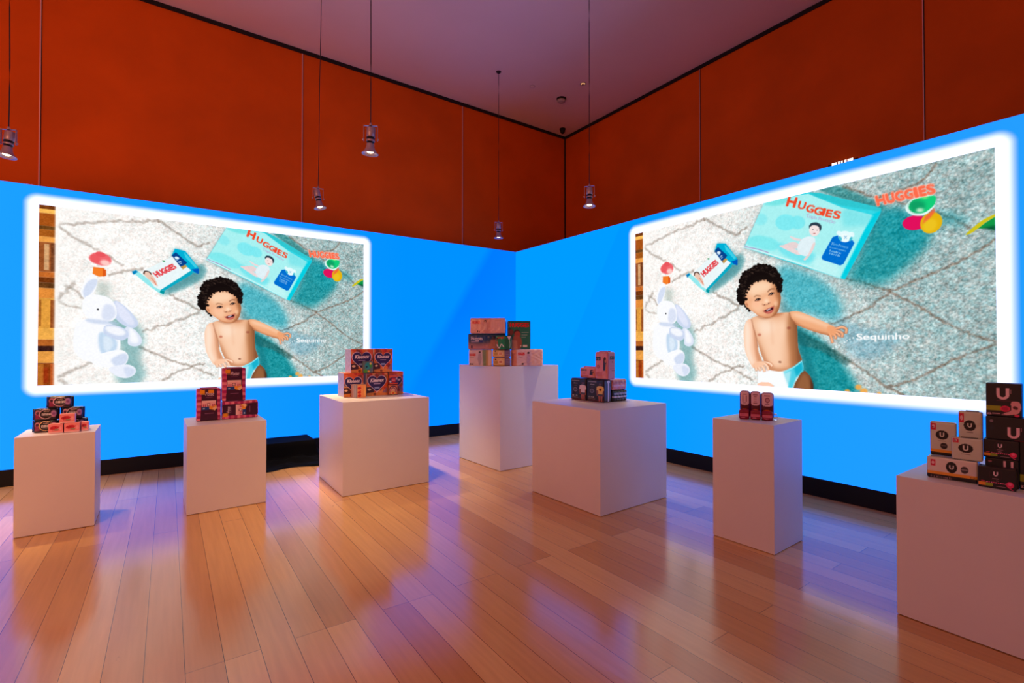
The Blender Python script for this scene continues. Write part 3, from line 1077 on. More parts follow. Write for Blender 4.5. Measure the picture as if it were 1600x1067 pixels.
    C.poly([(70, 300), (80, 220), (140, 150), (240, 140), (310, 190), (325, 260), (290, 300), (120, 320)], (22, 14, 13), smooth=True)
    # face
    F = [(66, 322), (72, 270), (98, 220), (145, 186), (215, 172), (268, 190), (303, 238), (326, 290), (322, 345), (305, 400), (268, 438), (220, 450), (170, 436), (130, 408), (104, 390), (80, 360)]
    face = C.poly(F, (240, 176, 134), smooth=True)
    C.poly([(90, 230), (150, 185), (230, 180), (260, 230), (200, 270), (110, 290)], (255, 222, 190), 0.75, 0.03, True, clip=face)
    C.poly([(120, 330), (190, 320), (200, 370), (170, 410), (120, 380)], (255, 210, 176), 0.6, 0.02, True, clip=face)
    C.poly([(285, 190), (335, 240), (340, 360), (300, 430), (270, 440), (295, 380), (300, 300)], (128, 74, 42), 0.95, 0.018, True, clip=face)
    C.poly([(262, 200), (320, 250), (330, 350), (300, 420), (262, 446), (276, 380), (282, 300)], (190, 122, 78), 0.6, 0.02, True, clip=face)
    C.poly([(110, 395), (170, 432), (250, 442), (300, 405), (260, 460), (160, 455)], (190, 106, 62), 0.75, 0.012, True, clip=face)
    C.oval(280, 330, 26, 34, (250, 180, 136), 0.6, 0.014, clip=face)
    C.oval(148, 345, 30, 24, (255, 186, 150), 0.5, 0.014, clip=face)
    C.oval(290, 345, 14, 20, (255, 214, 180), 0.5, 0.008, clip=face)
    C.poly([(75, 250), (100, 205), (150, 172), (230, 166), (285, 195), (255, 186), (160, 180), (96, 228)], (150, 92, 60), 0.35, 0.012, True, clip=face)
    C.oval(78, 350, 11, 26, (238, 170, 126), 1, 0.002, rot=-25)
    C.oval(80, 352, 5, 15, (170, 92, 60), 0.7, 0.003, rot=-25)
    # curls falling over the hairline
    for x, y in ((84, 262), (90, 240), (100, 222), (118, 202), (138, 188), (160, 180), (182, 174), (206, 170), (230, 173), (252, 182), (272, 196), (288, 214), (300, 236), (310, 256), (74, 290), (72, 312)):
        C.oval(x + rr.uniform(-4, 4), y + rr.uniform(-7, 3), rr.uniform(7, 12), rr.uniform(6, 11), (26, 16, 15))
        C.oval(x + rr.uniform(-6, 6), y + 8, 5, 4, (70, 40, 28), 0.5, 0.002)
    # brows, eyes
    C.line([(134, 296), (150, 286), (180, 290)], 6, (128, 76, 48), 0.75, 0.003)
    C.line([(232, 258), (252, 240), (278, 238)], 7, (110, 62, 40), 0.8, 0.003)
    for cx, cy, ro in ((160, 316, -14), (258, 274, -20)):
        C.oval(cx, cy, 24, 9, (150, 88, 58), 0.6, 0.004, rot=ro)
        C.oval(cx, cy, 19, 6.0, (150, 124, 118), 1, rot=ro)
        C.oval(cx + 1, cy - 1, 9, 8, (30, 16, 14), 1, rot=ro)
        C.oval(cx - 2, cy - 3, 2.4, 2.2, (250, 250, 250))
        c, s_ = math.cos(math.radians(ro)), math.sin(math.radians(ro))
        C.line([(cx - 22 * c, cy - 22 * s_ + 3), (cx - 4 * s_ * -1, cy - 9), (cx + 22 * c, cy + 22 * s_ + 1)], 5, (50, 26, 20), 0.95)
        C.line([(cx - 18 * c, cy - 18 * s_ + 10), (cx, cy + 11), (cx + 18 * c, cy + 18 * s_ + 9)], 3, (180, 110, 80), 0.6, 0.002)
    # nose
    C.poly([(205, 300), (232, 296), (250, 330), (244, 350), (212, 360), (194, 346)], (255, 204, 166), 0.6, 0.01, True)
    C.oval(222, 326, 14, 12, (255, 228, 200), 0.7, 0.006)
    C.line([(192, 346), (200, 356), (218, 352), (240, 346), (250, 334)], 5, (166, 92, 62), 0.8, 0.004)
    C.oval(208, 352, 5, 3, (90, 40, 30), 0.9)
    C.oval(237, 342, 5, 3, (90, 40, 30), 0.9)
    # open smiling mouth
    C.poly([(200, 398), (222, 384), (248, 372), (272, 364), (276, 384), (262, 408), (240, 418), (216, 414)], (196, 96, 84), smooth=True)
    C.poly([(206, 397), (230, 385), (252, 376), (270, 370), (268, 386), (246, 400), (222, 404)], (66, 24, 28), smooth=True)
    C.poly([(222, 390), (246, 379), (256, 380), (240, 390), (226, 396)], (220, 214, 226), 0.95)
    C.poly([(222, 402), (246, 396), (262, 388), (258, 400), (238, 408)], (214, 120, 112), 0.9, 0.002)
    C.line([(196, 396), (202, 402)], 5, (140, 74, 50), 0.7, 0.003)
    C.line([(274, 358), (282, 366)], 5, (130, 64, 42), 0.7, 0.003)
    C.line([(214, 424), (236, 428), (256, 418)], 5, (180, 100, 66), 0.6, 0.006)
    C.line([(150, 432), (200, 452), (262, 440), (310, 402)], 7, (130, 70, 44), 0.6, 0.006)
    return C


# ------------------------------------------------------------------ the room
OL, OR = 0.30, 1.50            # how far the orange walls stand behind the left and right screens
ORG = CORNER + V * OL + U * OR          # corner of the orange walls


def along(p, a, b, z=0.0):
    """point a metres along U and b metres along V from p"""
    return Vector((p.x + U.x * a + V.x * b, p.y + U.y * a + V.y * b, z))


def prism(name, quad, z0, z1, m, parent=None):
    bm = bmesh.new()
    lo = [bm.verts.new((p[0], p[1], z0)) for p in quad]
    hi = [bm.verts.new((p[0], p[1], z1)) for p in quad]
    n = len(quad)
    bm.faces.new(lo[::-1])
    bm.faces.new(hi)
    for i in range(n):
        bm.faces.new((lo[i], lo[(i + 1) % n], hi[(i + 1) % n], hi[i]))
    return bm_obj(name, bm, m, parent)


LL, RL = 15.0, 15.0
far = [along(ORG, 0.3, 0.3), along(ORG, -LL, 0.3), along(ORG, -LL, -RL), along(ORG, 0.3, -RL)]
structure(prism('floor', far, -0.1, 0.0, M['floor']), 'varnished oak board floor')
structure(prism('ceiling', far, CEIL, CEIL + 0.1, M['ceiling']), 'plain pale plaster ceiling')
structure(prism('wall_left', [along(ORG, 0.2, 0), along(ORG, 0.2, 0.2), along(ORG, -LL, 0.2), along(ORG, -LL, 0)], 0, CEIL, M['orange']), 'burnt orange wall behind the left screen')
structure(prism('wall_right', [along(ORG, 0, 0), along(ORG, 0.2, 0), along(ORG, 0.2, -RL), along(ORG, 0, -RL)], 0, CEIL, M['orange']), 'burnt orange wall behind the right screen')
# dark shadow gap where the walls meet the ceiling and in the corner
structure(prism('trim_1', [along(ORG, 0, -0.001), along(ORG, 0, -0.026), along(ORG, -LL, -0.026), along(ORG, -LL, -0.001)], CEIL - 0.05, CEIL, M['gap']))
structure(prism('trim_2', [along(ORG, -0.001, -0.03), along(ORG, -0.026, -0.03), along(ORG, -0.026, -RL), along(ORG, -0.001, -RL)], CEIL - 0.05, CEIL, M['gap']))
structure(prism('trim_3', [along(ORG, -0.001, -0.001), along(ORG, -0.022, -0.001), along(ORG, -0.022, -0.022), along(ORG, -0.001, -0.022)], 0, CEIL - 0.05, M['gap']))
ti = 4
for s in (-6.552 - OR, -3.716 - OR, -0.986 - OR, -9.4 - OR):
    for a, w, mm in ((s, 0.012, 'seam'), (s + 0.0125, 0.005, 'gap')):
        structure(prism('trim_%d' % ti, [along(ORG, a, -0.001), along(ORG, a + w, -0.001), along(ORG, a + w, -0.009), along(ORG, a, -0.009)], 0, CEIL - 0.05, M[mm]))
        ti += 1
for t in (2.885 + OL, 5.657 + OL, 8.43 + OL):
    for a, w, mm in ((t, 0.010, 'seam'), (t + 0.0105, 0.007, 'gap')):
        structure(prism('trim_%d' % ti, [along(ORG, -0.001, -a), along(ORG, -0.001, -a - w), along(ORG, -0.009, -a - w), along(ORG, -0.009, -a)], 0, CEIL - 0.05, M[mm]))
        ti += 1


# ------------------------------------------------------------------ led walls
PIC = paint_picture()
NU, NV = 780, 432
pic_me = grid_mesh('picture', [(NU, NV, lambda u, v: np.stack([u * PIC_W, 0 * u, v * PIC_H], 1), PIC)])


def led_wall(label, rotz, x0, x1, px, deep, shift):
    root = thing('led_video_wall', label, 'screen', CORNER, rotz, 'led video walls')
    # cabinet set behind the lit face
    lo, hi = 0.182, 3.282
    box_obj('cabinet', (x0, 0.012, lo), (x1, 0.12, hi), M['black'], root)
    bm = bmesh.new()
    vs = [bm.verts.new(p) for p in ((x0, 0.0, lo), (x1, 0.0, lo), (x1, 0.0, hi), (x0, 0.0, hi))]
    bk = [bm.verts.new((v.co.x, 0.011, v.co.z)) for v in vs]
    bm.faces.new(vs)
    bm.faces.new(bk[::-1])
    for i in range(4):
        bm.faces.new((vs[i], bk[i], bk[(i + 1) % 4], vs[(i + 1) % 4]))
    m = make_display_mat('blue_display_' + ('left' if deep else 'right'), px, px + PIC_W, PIC_Z, PIC_Z + PIC_H, deep)
    bm_obj('display_panel', bm, m, root)
    p = link('picture', pic_me, None, root)
    p.location = (px, -0.002, PIC_Z)
    p['label'] = 'picture of a baby lying on a rug'
    box_obj('base_fascia', (x0, 0.004, 0.0), (x1, 0.11, 0.18), M['black'], root)
    bm = bmesh.new()
    k = x0 + 0.4
    while k < x1:
        add_box(bm, (k, 0.121, 0.0), (k + 0.05, 0.17, 3.1))
        k += 1.0
    bm_obj('rear_braces', bm, M['black'], root)
    # small couplings standing on the top edge
    bm = bmesh.new()
    for q in shift:
        for d in (0.0, 0.035):
            add_box(bm, (q + d, 0.02, hi + 0.001), (q + d + 0.012, 0.04, hi + 0.012))
    bm_obj('top_coupling', bm, M['lampbody'], root)
    return root


M['picture'].name = 'led_picture'
pic_me.materials.append(M['picture'])
led_wall('left blue led wall with wide dark margin near the corner, showing a smiling baby', ANG, -9.36, 0.0, PIC_LX, True, (-6.6, -3.35, -0.55))
led_wall('right blue led wall, brighter at the corner, showing a smiling baby beside a large pack', ANG - math.pi / 2, 0.0, 9.36, PIC_RX, False, (4.1, 6.4))


# ------------------------------------------------------------------ pendant spotlights
def make_pendant(px, py, drop_tilt, label, aim=(0, 0), power=150, yoke=0.0, cable_top=None):
    p = on_level(px, py, 3.235)
    root = thing('pendant_spotlight', label, 'lamp', (p.x, p.y, 3.235), 0, 'pendant spotlights hanging from the ceiling')
    top = CEIL - 3.235
    dx, dy = cable_top or (0, 0)
    bm = bmesh.new()
    pts = [(dx * t, dy * t + 0.004 * math.sin(t * 9), 0.285 + (top - 0.30) * t) for t in np.linspace(0, 1, 14)]
    tube(bm, pts, 0.0045, 8)
    bm_obj('cable', bm, M['cable'], root, True)
    bm = lathe([(0, -0.035), (0.012, -0.03), (0.035, -0.012), (0.042, -0.002), (0.042, 0.0)], 24)
    c = bm_obj('ceiling_canopy', bm, M['cable'], root, True)
    c.location = (dx, dy, top)
    c['label'] = 'small dark ceiling cup'
    # yoke bracket and its collar
    bm = bmesh.new()
    w = 0.062
    add_box(bm, (-w, -0.009, 0.262), (w, 0.009, 0.266))
    add_box(bm, (-w, -0.009, 0.125), (-w + 0.004, 0.009, 0.262))
    add_box(bm, (w - 0.004, -0.009, 0.125), (w, 0.009, 0.262))
    y = bm_obj('yoke', bm, M['lampbody'], root)
    y.rotation_euler = (0, 0, yoke)
    bm = lathe([(0, 0.262), (0.014, 0.262), (0.014, 0.272), (0.008, 0.290), (0, 0.292)], 16)
    bm_obj('cord_grip', bm, M['lampbody'], root, True)
    # tilting head, built about the yoke pivot at 0.14
    head = bm_obj('housing', lathe([(0, 0.105), (0.034, 0.105), (0.038, 0.100), (0.038, 0.022), (0.034, 0.018), (0, 0.018)], 32), M['lampbody'], root, True)
    head.location = (0, 0, 0.14)
    tx, ty = aim
    head.rotation_euler = (ty, tx, yoke)
    r = bm_obj('dark_ring', lathe([(0, 0.017), (0.036, 0.017), (0.037, 0.005), (0.030, 0.003), (0.030, -0.002), (0.036, -0.004), (0.036, -0.022), (0.030, -0.026), (0.030, -0.036), (0, -0.036)], 32), M['lampdark'], head, True)
    r2 = bm_obj('cooling_ring', lathe([(0.0365, -0.004), (0.0385, -0.006), (0.0385, -0.018), (0.0365, -0.021)], 32), M['lampbody'], head, True)
    bm = lathe([(0.028, -0.036), (0.034, -0.042), (0.036, -0.070), (0.048, -0.098), (0.068, -0.122), (0.074, -0.128), (0.074, -0.131), (0.068, -0.130), (0.046, -0.108), (0.031, -0.086), (0.031, -0.070)], 40)
    bm_obj('bell_shade', bm, M['lampbody'], head, True)
    bm_obj('reflector', lathe([(0.0, -0.082), (0.029, -0.084), (0.0305, -0.086), (0.045, -0.1065), (0.0, -0.10)], 32), M['reflector'], head, True)
    bm = lathe([(0, -0.121), (0.018, -0.119), (0.029, -0.112), (0.031, -0.104), (0.0, -0.103)], 24)
    bm_obj('bulb', bm, M['bulb'], head, True)
    for s in (-1, 1):
        bm = bmesh.new()
        lathe([(0, 0), (0.008, 0), (0.008, 0.010), (0, 0.010)], 12, bm, Matrix.Translation((s * 0.0625, 0, 0.14)) @ Matrix.Rotation(s * math.pi / 2, 4, 'Y'))
        k = bm_obj('pivot_knob', bm, M['lampbody'], root)
        k.rotation_euler = (0, 0, yoke)
    l = bpy.data.lights.new('beam', 'SPOT')
    l.energy = power
    l.color = WARM
    l.spot_size = math.radians(62)
    l.spot_blend = 1.0
    l.shadow_soft_size = 0.07
    lo = bpy.data.objects.new('beam', l)
    COL.objects.link(lo)
    lo.parent = head
    lo.location = (0, 0, -0.136)
    return root


make_pendant(13, 247, 0, 'pendant spotlight at the far left, low over the leftmost plinth, tilted', (0.06, -0.10), 420, 0.2)
make_pendant(579, 242, 0, 'pendant spotlight with open dark bell, largest hanging clear of the left picture', (0.05, 0.06), 160, 0.1)
make_pendant(497, 327, 0, 'pendant spotlight just above the left screen, second column from the left', (-0.18, -0.10), 520, 0.5, (0.04, -0.03))
make_pendant(921, 324, 0, 'pendant spotlight right of the room corner, above the blue of the right screen', (0.0, -0.08), 130, -0.3)
make_pendant(779, 373, 0, 'smallest pendant spotlight, farthest away, left of the room corner', (0.0, 0.0), 150, 0.2)

# ------------------------------------------------------------------ fittings on the ceiling
p = on_level(877, 154, CEIL)
t = thing('smoke_detector', 'round pale smoke detector on the ceiling near the corner', 'smoke detector', (p.x, p.y, CEIL))
bm_obj('base', lathe([(0, 0), (0.085, 0), (0.085, -0.012), (0.075, -0.02), (0, -0.02)], 32), M['gap'], t)
bm_obj('cover', lathe([(0.06, -0.021), (0.075, -0.028), (0.075, -0.045), (0.06, -0.06), (0, -0.066), (0, -0.021)], 32), M['fixture'], t, True)
p = on_level(911, 131, CEIL)
t = thing('recessed_downlight', 'small recessed downlight glinting on the ceiling', 'lamp', (p.x, p.y, CEIL))
bm_obj('trim_ring', lathe([(0.035, -0.001), (0.055, -0.001), (0.055, -0.006), (0.045, -0.012), (0.035, -0.006)], 32), M['fixture'], t, True)
bm_obj('lens', lathe([(0, -0.004), (0.034, -0.002), (0, -0.0015)], 24), M['downlight'], t)
bm_obj('baffle', lathe([(0.010, -0.006), (0.013, -0.016), (0.024, -0.016), (0.026, -0.006), (0.020, -0.006)], 16), M['reflector'], t, True)
p = on_level(832, 135, CEIL)
t = thing('sprinkler_cover', 'small flat sprinkler cover plate on the ceiling', 'sprinkler', (p.x, p.y, CEIL))
bm_obj('plate', lathe([(0, -0.010), (0.036, -0.008), (0.040, -0.004), (0.036, -0.001), (0, -0.001)], 24), M['ceiling'], t, True)
bm_obj('rim', lathe([(0.041, -0.001), (0.046, -0.001), (0.046, -0.004), (0.041, -0.004)], 24), M['fixture'], t)
p = on_level(879, 201, CEIL)
t = thing('security_camera', 'small black dome camera on the ceiling in the corner', 'camera', (p.x, p.y, CEIL))
bm_obj('mount', lathe([(0, -0.001), (0.06, -0.001), (0.06, -0.02), (0, -0.02)], 24), M['gap'], t)
bm_obj('dome', lathe([(0.05, -0.021), (0.052, -0.05), (0.04, -0.085), (0.02, -0.102), (0, -0.106), (0, -0.021)], 24), M['black'], t, True)

# lit sign on the orange wall, only its top edge shows over the right screen
q = along(ORG, -0.03, -(4.885 + OL))
t = thing('exit_sign', 'red lit sign on the orange wall peeking over the right screen', 'sign', (q.x, q.y, 3.578), ANG - math.pi / 2)
box_obj('sign_case', (-0.16, -0.030, 0.0), (0.16, 0.0, 0.205), M['gap'], t, 0.006)
box_obj('sign_face', (-0.15, -0.045, 0.01), (0.15, -0.031, 0.165), M['redsign'], t, 0.002)
bm = bmesh.new()
xs = -0.11
for w, g in ((0.055, 0.014), (0.018, 0.014), (0.018, 0.018), (0.022, 0.012), (0.06, 0)):
    add_box(bm, (xs, -0.049, 0.05), (xs + w, -0.046, 0.21))
    xs += w + g
bm_obj('lettering', bm, M['signwhite'], t)

# ------------------------------------------------------------------ case under a black cloth beside the left screen
bx = thing('cloth_covered_case', 'low equipment case under crumpled black cloth at the foot of the left screen', 'case', along(CORNER, -4.12, -0.36, 0.0), ANG)
box_obj('case_body', (-0.42, -0.13, 0.0), (0.42, 0.30, 0.235), M['black'], bx, 0.01)
nx_, ny_ = 90, 70


def cloth_pos(u, v):
    x = -0.70 + 1.42 * u
    y = -0.62 + 0.94 * v
    ddx = np.maximum(np.abs(x) - 0.43, 0)
    ddy = np.maximum(-0.15 - y, 0)
    d = np.sqrt(ddx ** 2 + ddy ** 2)
    z = 0.242 * np.clip(1 - d / 0.05, 0, 1) + 0.012
    fold = np.sin(x * 17 + 2 * np.sin(y * 9)) * 0.5 + np.sin(y * 26 + x * 8) * 0.3 + np.sin((x + y) * 38) * 0.2
    z = np.where(d > 0.02, np.maximum(z + fold * 0.022, 0.006) + 0.05 * np.exp(-((d - 0.1) / 0.07) ** 2), z + 0.002 * fold)
    sq = 1 - 0.22 * (np.sin(x * 9 + 1) * 0.5 + 0.5) * np.clip(d / 0.3, 0, 1)
    y = np.where(y < -0.15, -0.15 + (y + 0.15) * sq, y)
    z = np.where((u < 0.02) | (u > 0.98) | (v < 0.02), 0.004, z)
    return np.stack([x, y, z], 1)


cm = grid_mesh('cloth', [(nx_, ny_, cloth_pos, (7, 7, 8))])
cl = link('cloth', cm, M['cloth'], bx, True)


# ------------------------------------------------------------------ plinths
PL = {}


def plinth(key, c, ang, w, d, h, label):
    """c is the nearest bottom left corner of the front face; the front runs w metres in direction ang"""
    a = math.radians(ang)
    root = thing('display_plinth', label, 'plinth', (c[0], c[1], 0.0), a, 'white display plinths')
    bm = bmesh.new()
    add_box(bm, (0, 0, 0.004), (w, d, h), 0.0018)
    bm_obj('body', bm, M['plinth'], root)
    bm = bmesh.new()
    add_box(bm, (0.012, 0.012, 0.0), (w - 0.012, d - 0.012, 0.004))
    bm_obj('foot', bm, M['gap'], root)
    PL[key] = (Vector((c[0], c[1], 0)), a, h)
    return root


plinth(1, (-3.899, 3.812), 36.0, 0.484, 0.484, 0.787, 'leftmost low white plinth, holding black and pink packs')
plinth(2, (-2.892, 4.332), 36.3, 0.639, 0.64, 0.791, 'low white plinth second from the left, holding purple packs')
plinth(3, (-1.692, 4.868), 35.0, 0.94, 0.945, 0.943, 'wide white cube plinth holding the heart-printed tissue boxes')
a4 = math.radians(37.0)
plinth(4, (-0.144, 5.862), 37.0, 0.945, 0.95, 1.261, 'tallest white plinth at the centre back, holding nappy packs')
plinth(5, (0.779, 4.299), 36.5, 0.95, 0.955, 0.937, 'wide white cube plinth right of centre, holding black and pink packs')
plinth(6, (1.888, 3.510), 36.9, 0.460, 0.474, 0.933, 'slim white plinth on the right, holding burgundy tubes')
a7 = math.radians(35.0)
plinth(7, (2.165 + 0.95 * math.sin(a7), 2.747 - 0.95 * math.cos(a7)), 35.0, 0.95, 0.95, 0.776, 'large white plinth cut by the right edge of the view, holding black and mint packs')


# ------------------------------------------------------------------ packs
def pack_mesh(name, w, d, h, paint, r=0.006, belly=0.0, pinch=None, wr=0.0, seed=0, pitch=0.003):
    """rounded box or filled pouch; origin at the front left bottom corner.
    paint: dict front/back/left/right/top/bottom -> Canvas or colour.
    pinch 'x': ends drawn together left and right, 'z': at the top."""
    hw, hd, hh = w / 2, d / 2, h / 2
    r = min(r, hw * 0.9, hd * 0.9, hh * 0.9)
    half = np.array([hw, hd, hh])
    rg = np.random.default_rng(seed)
    ph = rg.uniform(0, 6.28, 12)
    fr = rg.uniform(14, 48, 12)

    def shape(q):
        p = q * half
        inn = np.clip(p, -(half - r), half - r)
        dl = p - inn
        n = np.sqrt((dl ** 2).sum(1))
        n = np.where(n < 1e-9, 1, n)
        p = inn + dl / n[:, None] * r
        X, Y, Z = q[:, 0], q[:, 1], q[:, 2]
        if belly:
            k = (1 - X ** 4) * (1 - Z ** 4)
            p[:, 1] += np.sign(Y) * (np.abs(Y) ** 3) * belly * (k - 1)
            p[:, 0] += X ** 3 * belly * 0.2 * ((1 - Z ** 4) - 1)
        if pinch == 'x':
            s = 1 - 0.42 * np.abs(X) ** 7
            p[:, 1] *= s
            p[:, 2] = (p[:, 2] + hh) * (1 - 0.04 * np.abs(X) ** 5) - hh
        if pinch == 'z':
            s = 1 - 0.7 * np.clip((Z - 0.5) / 0.5, 0, 1) ** 2
            p[:, 1] *= s
        if wr:
            n_ = np.zeros(len(p))
            for i in range(0, 12, 3):
                n_ += np.sin(p[:, 0] * fr[i] * 3 + ph[i] + 2 * np.sin(p[:, 2] * fr[i + 1])) * np.sin(p[:, 2] * fr[i + 2] * 2 + ph[i + 1] + p[:, 1] * 20)
            p[:, 1] += np.sign(Y) * np.abs(Y) * wr * n_ * 0.35
            p[:, 2] += (Z > 0.9) * wr * n_ * 0.2
        return p + np.array([hw, hd, hh])

    F = {'front': lambda u, v: (2 * u - 1, -1 + 0 * u, 2 * v - 1), 'back': lambda u, v: (1 - 2 * u, 1 + 0 * u, 2 * v - 1),
         'right': lambda u, v: (1 + 0 * u, 2 * u - 1, 2 * v - 1), 'left': lambda u, v: (-1 + 0 * u, 1 - 2 * u, 2 * v - 1),
         'top': lambda u, v: (2 * u - 1, 2 * v - 1, 1 + 0 * u), 'bottom': lambda u, v: (2 * u - 1, 1 - 2 * v, -1 + 0 * u)}
    dims = {'front': (w, h), 'back': (w, h), 'right': (d, h), 'left': (d, h), 'top': (w, d), 'bottom': (w, d)}
    sheets = []
    for k, f in F.items():
        a, b = dims[k]
        pp = pitch if k == 'front' or isinstance(paint.get(k), Canvas) else pitch * 2
        nu, nv = max(6, int(a / pp)), max(6, int(b / pp))
        sheets.append((nu, nv, (lambda f: lambda u, v: shape(np.stack(f(u, v), 1)))(f), paint.get(k, paint.get('side', (200, 200, 200)))))
    return grid_mesh(name, sheets)


class Stand:
    """a vertical reference plane on a plinth: packs are placed by where they show along it"""

    def __init__(s, key, px, py, yaw):
        s.h = PL[key][2]
        s.p = on_level(px, py, s.h)
        s.yaw = math.radians(yaw)
        s.t = Vector((math.cos(s.yaw), math.sin(s.yaw), 0))
        s.n = Vector((-math.sin(s.yaw), math.cos(s.yaw), 0))

    def frame(s, xl, xr, yt, yb, dd=0.0, zb=None, yaw=None):
        """returns origin (left bottom front), width, height; yt measured at the left end"""
        y = s.yaw if yaw is None else math.radians(yaw)
        q = s.p + s.n * dd
        L = on_plane(xl, yb, q, s.yaw)
        z0 = (s.h if zb is None else zb) + 0.0006
        t = Vector((math.cos(y), math.sin(y), 0))
        # width along the pack's own direction so that its right end is seen at xr
        r = ray(xr, yb)
        k = r.x / r.y
        w = (k * L.y - L.x) / (t.x - k * t.y)
        top = on_plane(xl, yt, q, s.yaw)
        return Vector((L.x, L.y, z0)), w, top.z - z0, y


def put(name, me, m, org, yaw, label, cat, group=None, smooth=True):
    o = link(name, me, m, None, smooth)
    o.location = org
    o.rotation_euler = (0, 0, yaw)
    return tag(o, label, cat, group)


def fin(parent, w, h, col, side, d, m='film'):
    """crimped sealed end of a pouch"""
    x0 = -0.008 if side == 'left' else w - 0.004
    def pos(u, v):
        x = x0 + 0.012 * u
        y = d / 2 + 0.0022 * np.sin(v * 40) + 0.004 * np.sin(v * 5 + w * 30) * (u if side == 'right' else 1 - u)
        return np.stack([x, y, 0.003 + (h * 0.95) * v], 1)
    def pos2(u, v):
        p = pos(1 - u, v)
        p[:, 1] += 0.0012
        return p
    me = grid_mesh('sealed_end', [(4, 40, pos, col), (4, 40, pos2, col)])
    return link('sealed_end', me, M[m], parent, True)


GAP = 0.0015

# ---- plinth 1: black pouches with a gold ring, and small pink boxes
def art_black(w, h, gold):
    C = Canvas(100, 100 * h / w, 4, (22, 17, 30))
    H = 100 * h / w
    C.oval(20, H * 0.36, 12, H * 0.24, (214, 140, 165), 0.9, 1.5)
    C.poly([(10, H * .5), (18, H * .4), (27, H * .55), (30, H * .86), (8, H * .86)], (150, 44, 90), 0.9, 1.0)
    C.oval(20, H * 0.36, 7, H * 0.12, (60, 22, 50), 0.9, 0.8)
    C.oval(52, H * 0.46, 27, H * 0.42, gold)
    C.oval(54, H * 0.46, 25, H * 0.37, (20, 15, 24))
    C.oval(84, H * 0.45, 12, H * 0.30, (206, 150, 196), 0.85, 1.5)
    C.oval(84, H * 0.45, 6, H * 0.12, (120, 60, 130), 0.7, 1.0)
    C.line([(76, H * .72), (84, H * .60), (90, H * .76)], 3, (190, 130, 180), 0.7, 0.5)
    for i, x in enumerate((36, 46, 56, 66)):
        C.rect(x, H * .40, x + 8, H * .58, (235, 225, 225))
        C.rect(x + 1.5, H * .45, x + 6.5, H * .48, (22, 17, 30))
        C.rect(x + 3, H * .41, x + 5, H * .57, (22, 17, 30), 0.7)
    for x in np.arange(44, 66, 4.5):
        C.rect(x, H * .20, x + 3.4, H * .27, (200, 170, 150))
    C.rect(40, H * .66, 74, H * .70, (150, 130, 130), 0.8)
    C.rect(6, H * .90, 94, H * .95, (110, 90, 100), 0.8)
    return C


S1 = Stand(1, 49, 677, 33)
yb = 676
specs1 = [('A', 49, 91, 658.5, 677, 0.0, None, 'black sleep-pad pouch at the bottom left of the leftmost pile, half behind a pink box'),
          ('E', 93.5, 133.5, 650, 676, 0.012, None, 'black pouch at the bottom right of the leftmost pile, mostly behind pink boxes')]
H1 = 0.098


def black_pouch(xl, xr, ytop, dd, zb, label, gold, seed):
    org, w, h, y = S1.frame(xl, xr, ytop, yb, dd, zb)
    h = H1
    C = art_black(w, h, gold)
    me = pack_mesh('sanitary_pad_pouch', w, 0.085, h, {'front': C, 'side': (20, 15, 28)}, r=0.012, belly=0.005, pinch='x', wr=0.0022, seed=seed)
    o = put('sanitary_pad_pouch', me, M['film'], org, y, label, 'pad pack', 'black pouches on the leftmost plinth')
    fin(o, w, h, (22, 26, 60), 'left', 0.085)
    fin(o, w, h, (22, 26, 60), 'right', 0.085)
    return o


z1 = PL[1][2]
black_pouch(50, 90.0, 657, 0.0, None, 'black ringed pouch at the bottom left of the leftmost pile, behind a pink box', (232, 190, 130), 1)
black_pouch(94, 134, 651, 0.03, None, 'black pouch at the bottom right of the leftmost pile, mostly hidden by pink boxes', (216, 160, 170), 2)
black_pouch(50.5, 89.5, 641, 0.004, z1 + H1, 'black pouch in the middle row at the left of the leftmost pile', (222, 180, 190), 3)
black_pouch(94.5, 129, 636, 0.02, z1 + H1, 'black pouch in the middle row at the right of the leftmost pile', (222, 180, 190), 4)
black_pouch(72, 111.5, 622, 0.012, z1 + 2 * H1, 'single black pouch on top of the leftmost pile', (232, 180, 200), 5)


def art_pink(w, h):
    H = 100 * h / w
    C = Canvas(100, H, 3, (246, 140, 134))
    C.rect(0, H * .86, 100, H, (250, 196, 190))
    C.oval(40, H * .42, 30, H * .20, (208, 26, 44), rot=-6)
    C.poly([(14, H * .52), (30, H * .34), (74, H * .32), (60, H * .5), (30, H * .58)], (208, 26, 44), smooth=True)
    C.words(22, H * .49, 36, H * .14, (120, 10, 24), -6, 2)
    C.oval(56, H * .62, 16, H * .10, (128, 150, 100), 0.7, 1.5)
    C.rect(24, H * .68, 70, H * .72, (150, 70, 60), 0.7)
    C.oval(84, H * .5, 8, H * .2, (252, 170, 176), 0.8, 1.0)
    return C


S1p = Stand(1, 76, 675.6, 35)


def pink_box(xl, xr, yt, dd, zb, label, h=0.076, off=None):
    org, w, hh, y = S1p.frame(xl, xr, yt, 675, dd, zb)
    me = pack_mesh('panty_liner_box', w, 0.06, h, {'front': art_pink(w, h), 'right': (236, 170, 196), 'top': (250, 168, 160), 'side': (240, 140, 140)}, r=0.003, wr=0.0004)
    return put('panty_liner_box', me, M['card'], org, y, label, 'liner box', 'pink liner boxes on the leftmost plinth')


pink_box(75, 98.3, 662.5, -0.085, None, 'pink liner box at the front left, beside the black pouch')
pink_box(100, 124.5, 660, -0.085, None, 'pink liner box at the front, between two other pink boxes')
pink_box(126.3, 138.5, 657, -0.06, None, 'narrow-looking pink liner box at the right end of the leftmost pile')
pink_box(92.5, 117, 648, -0.078, z1 + 0.0768, 'pink liner box lying on top of two other pink boxes')

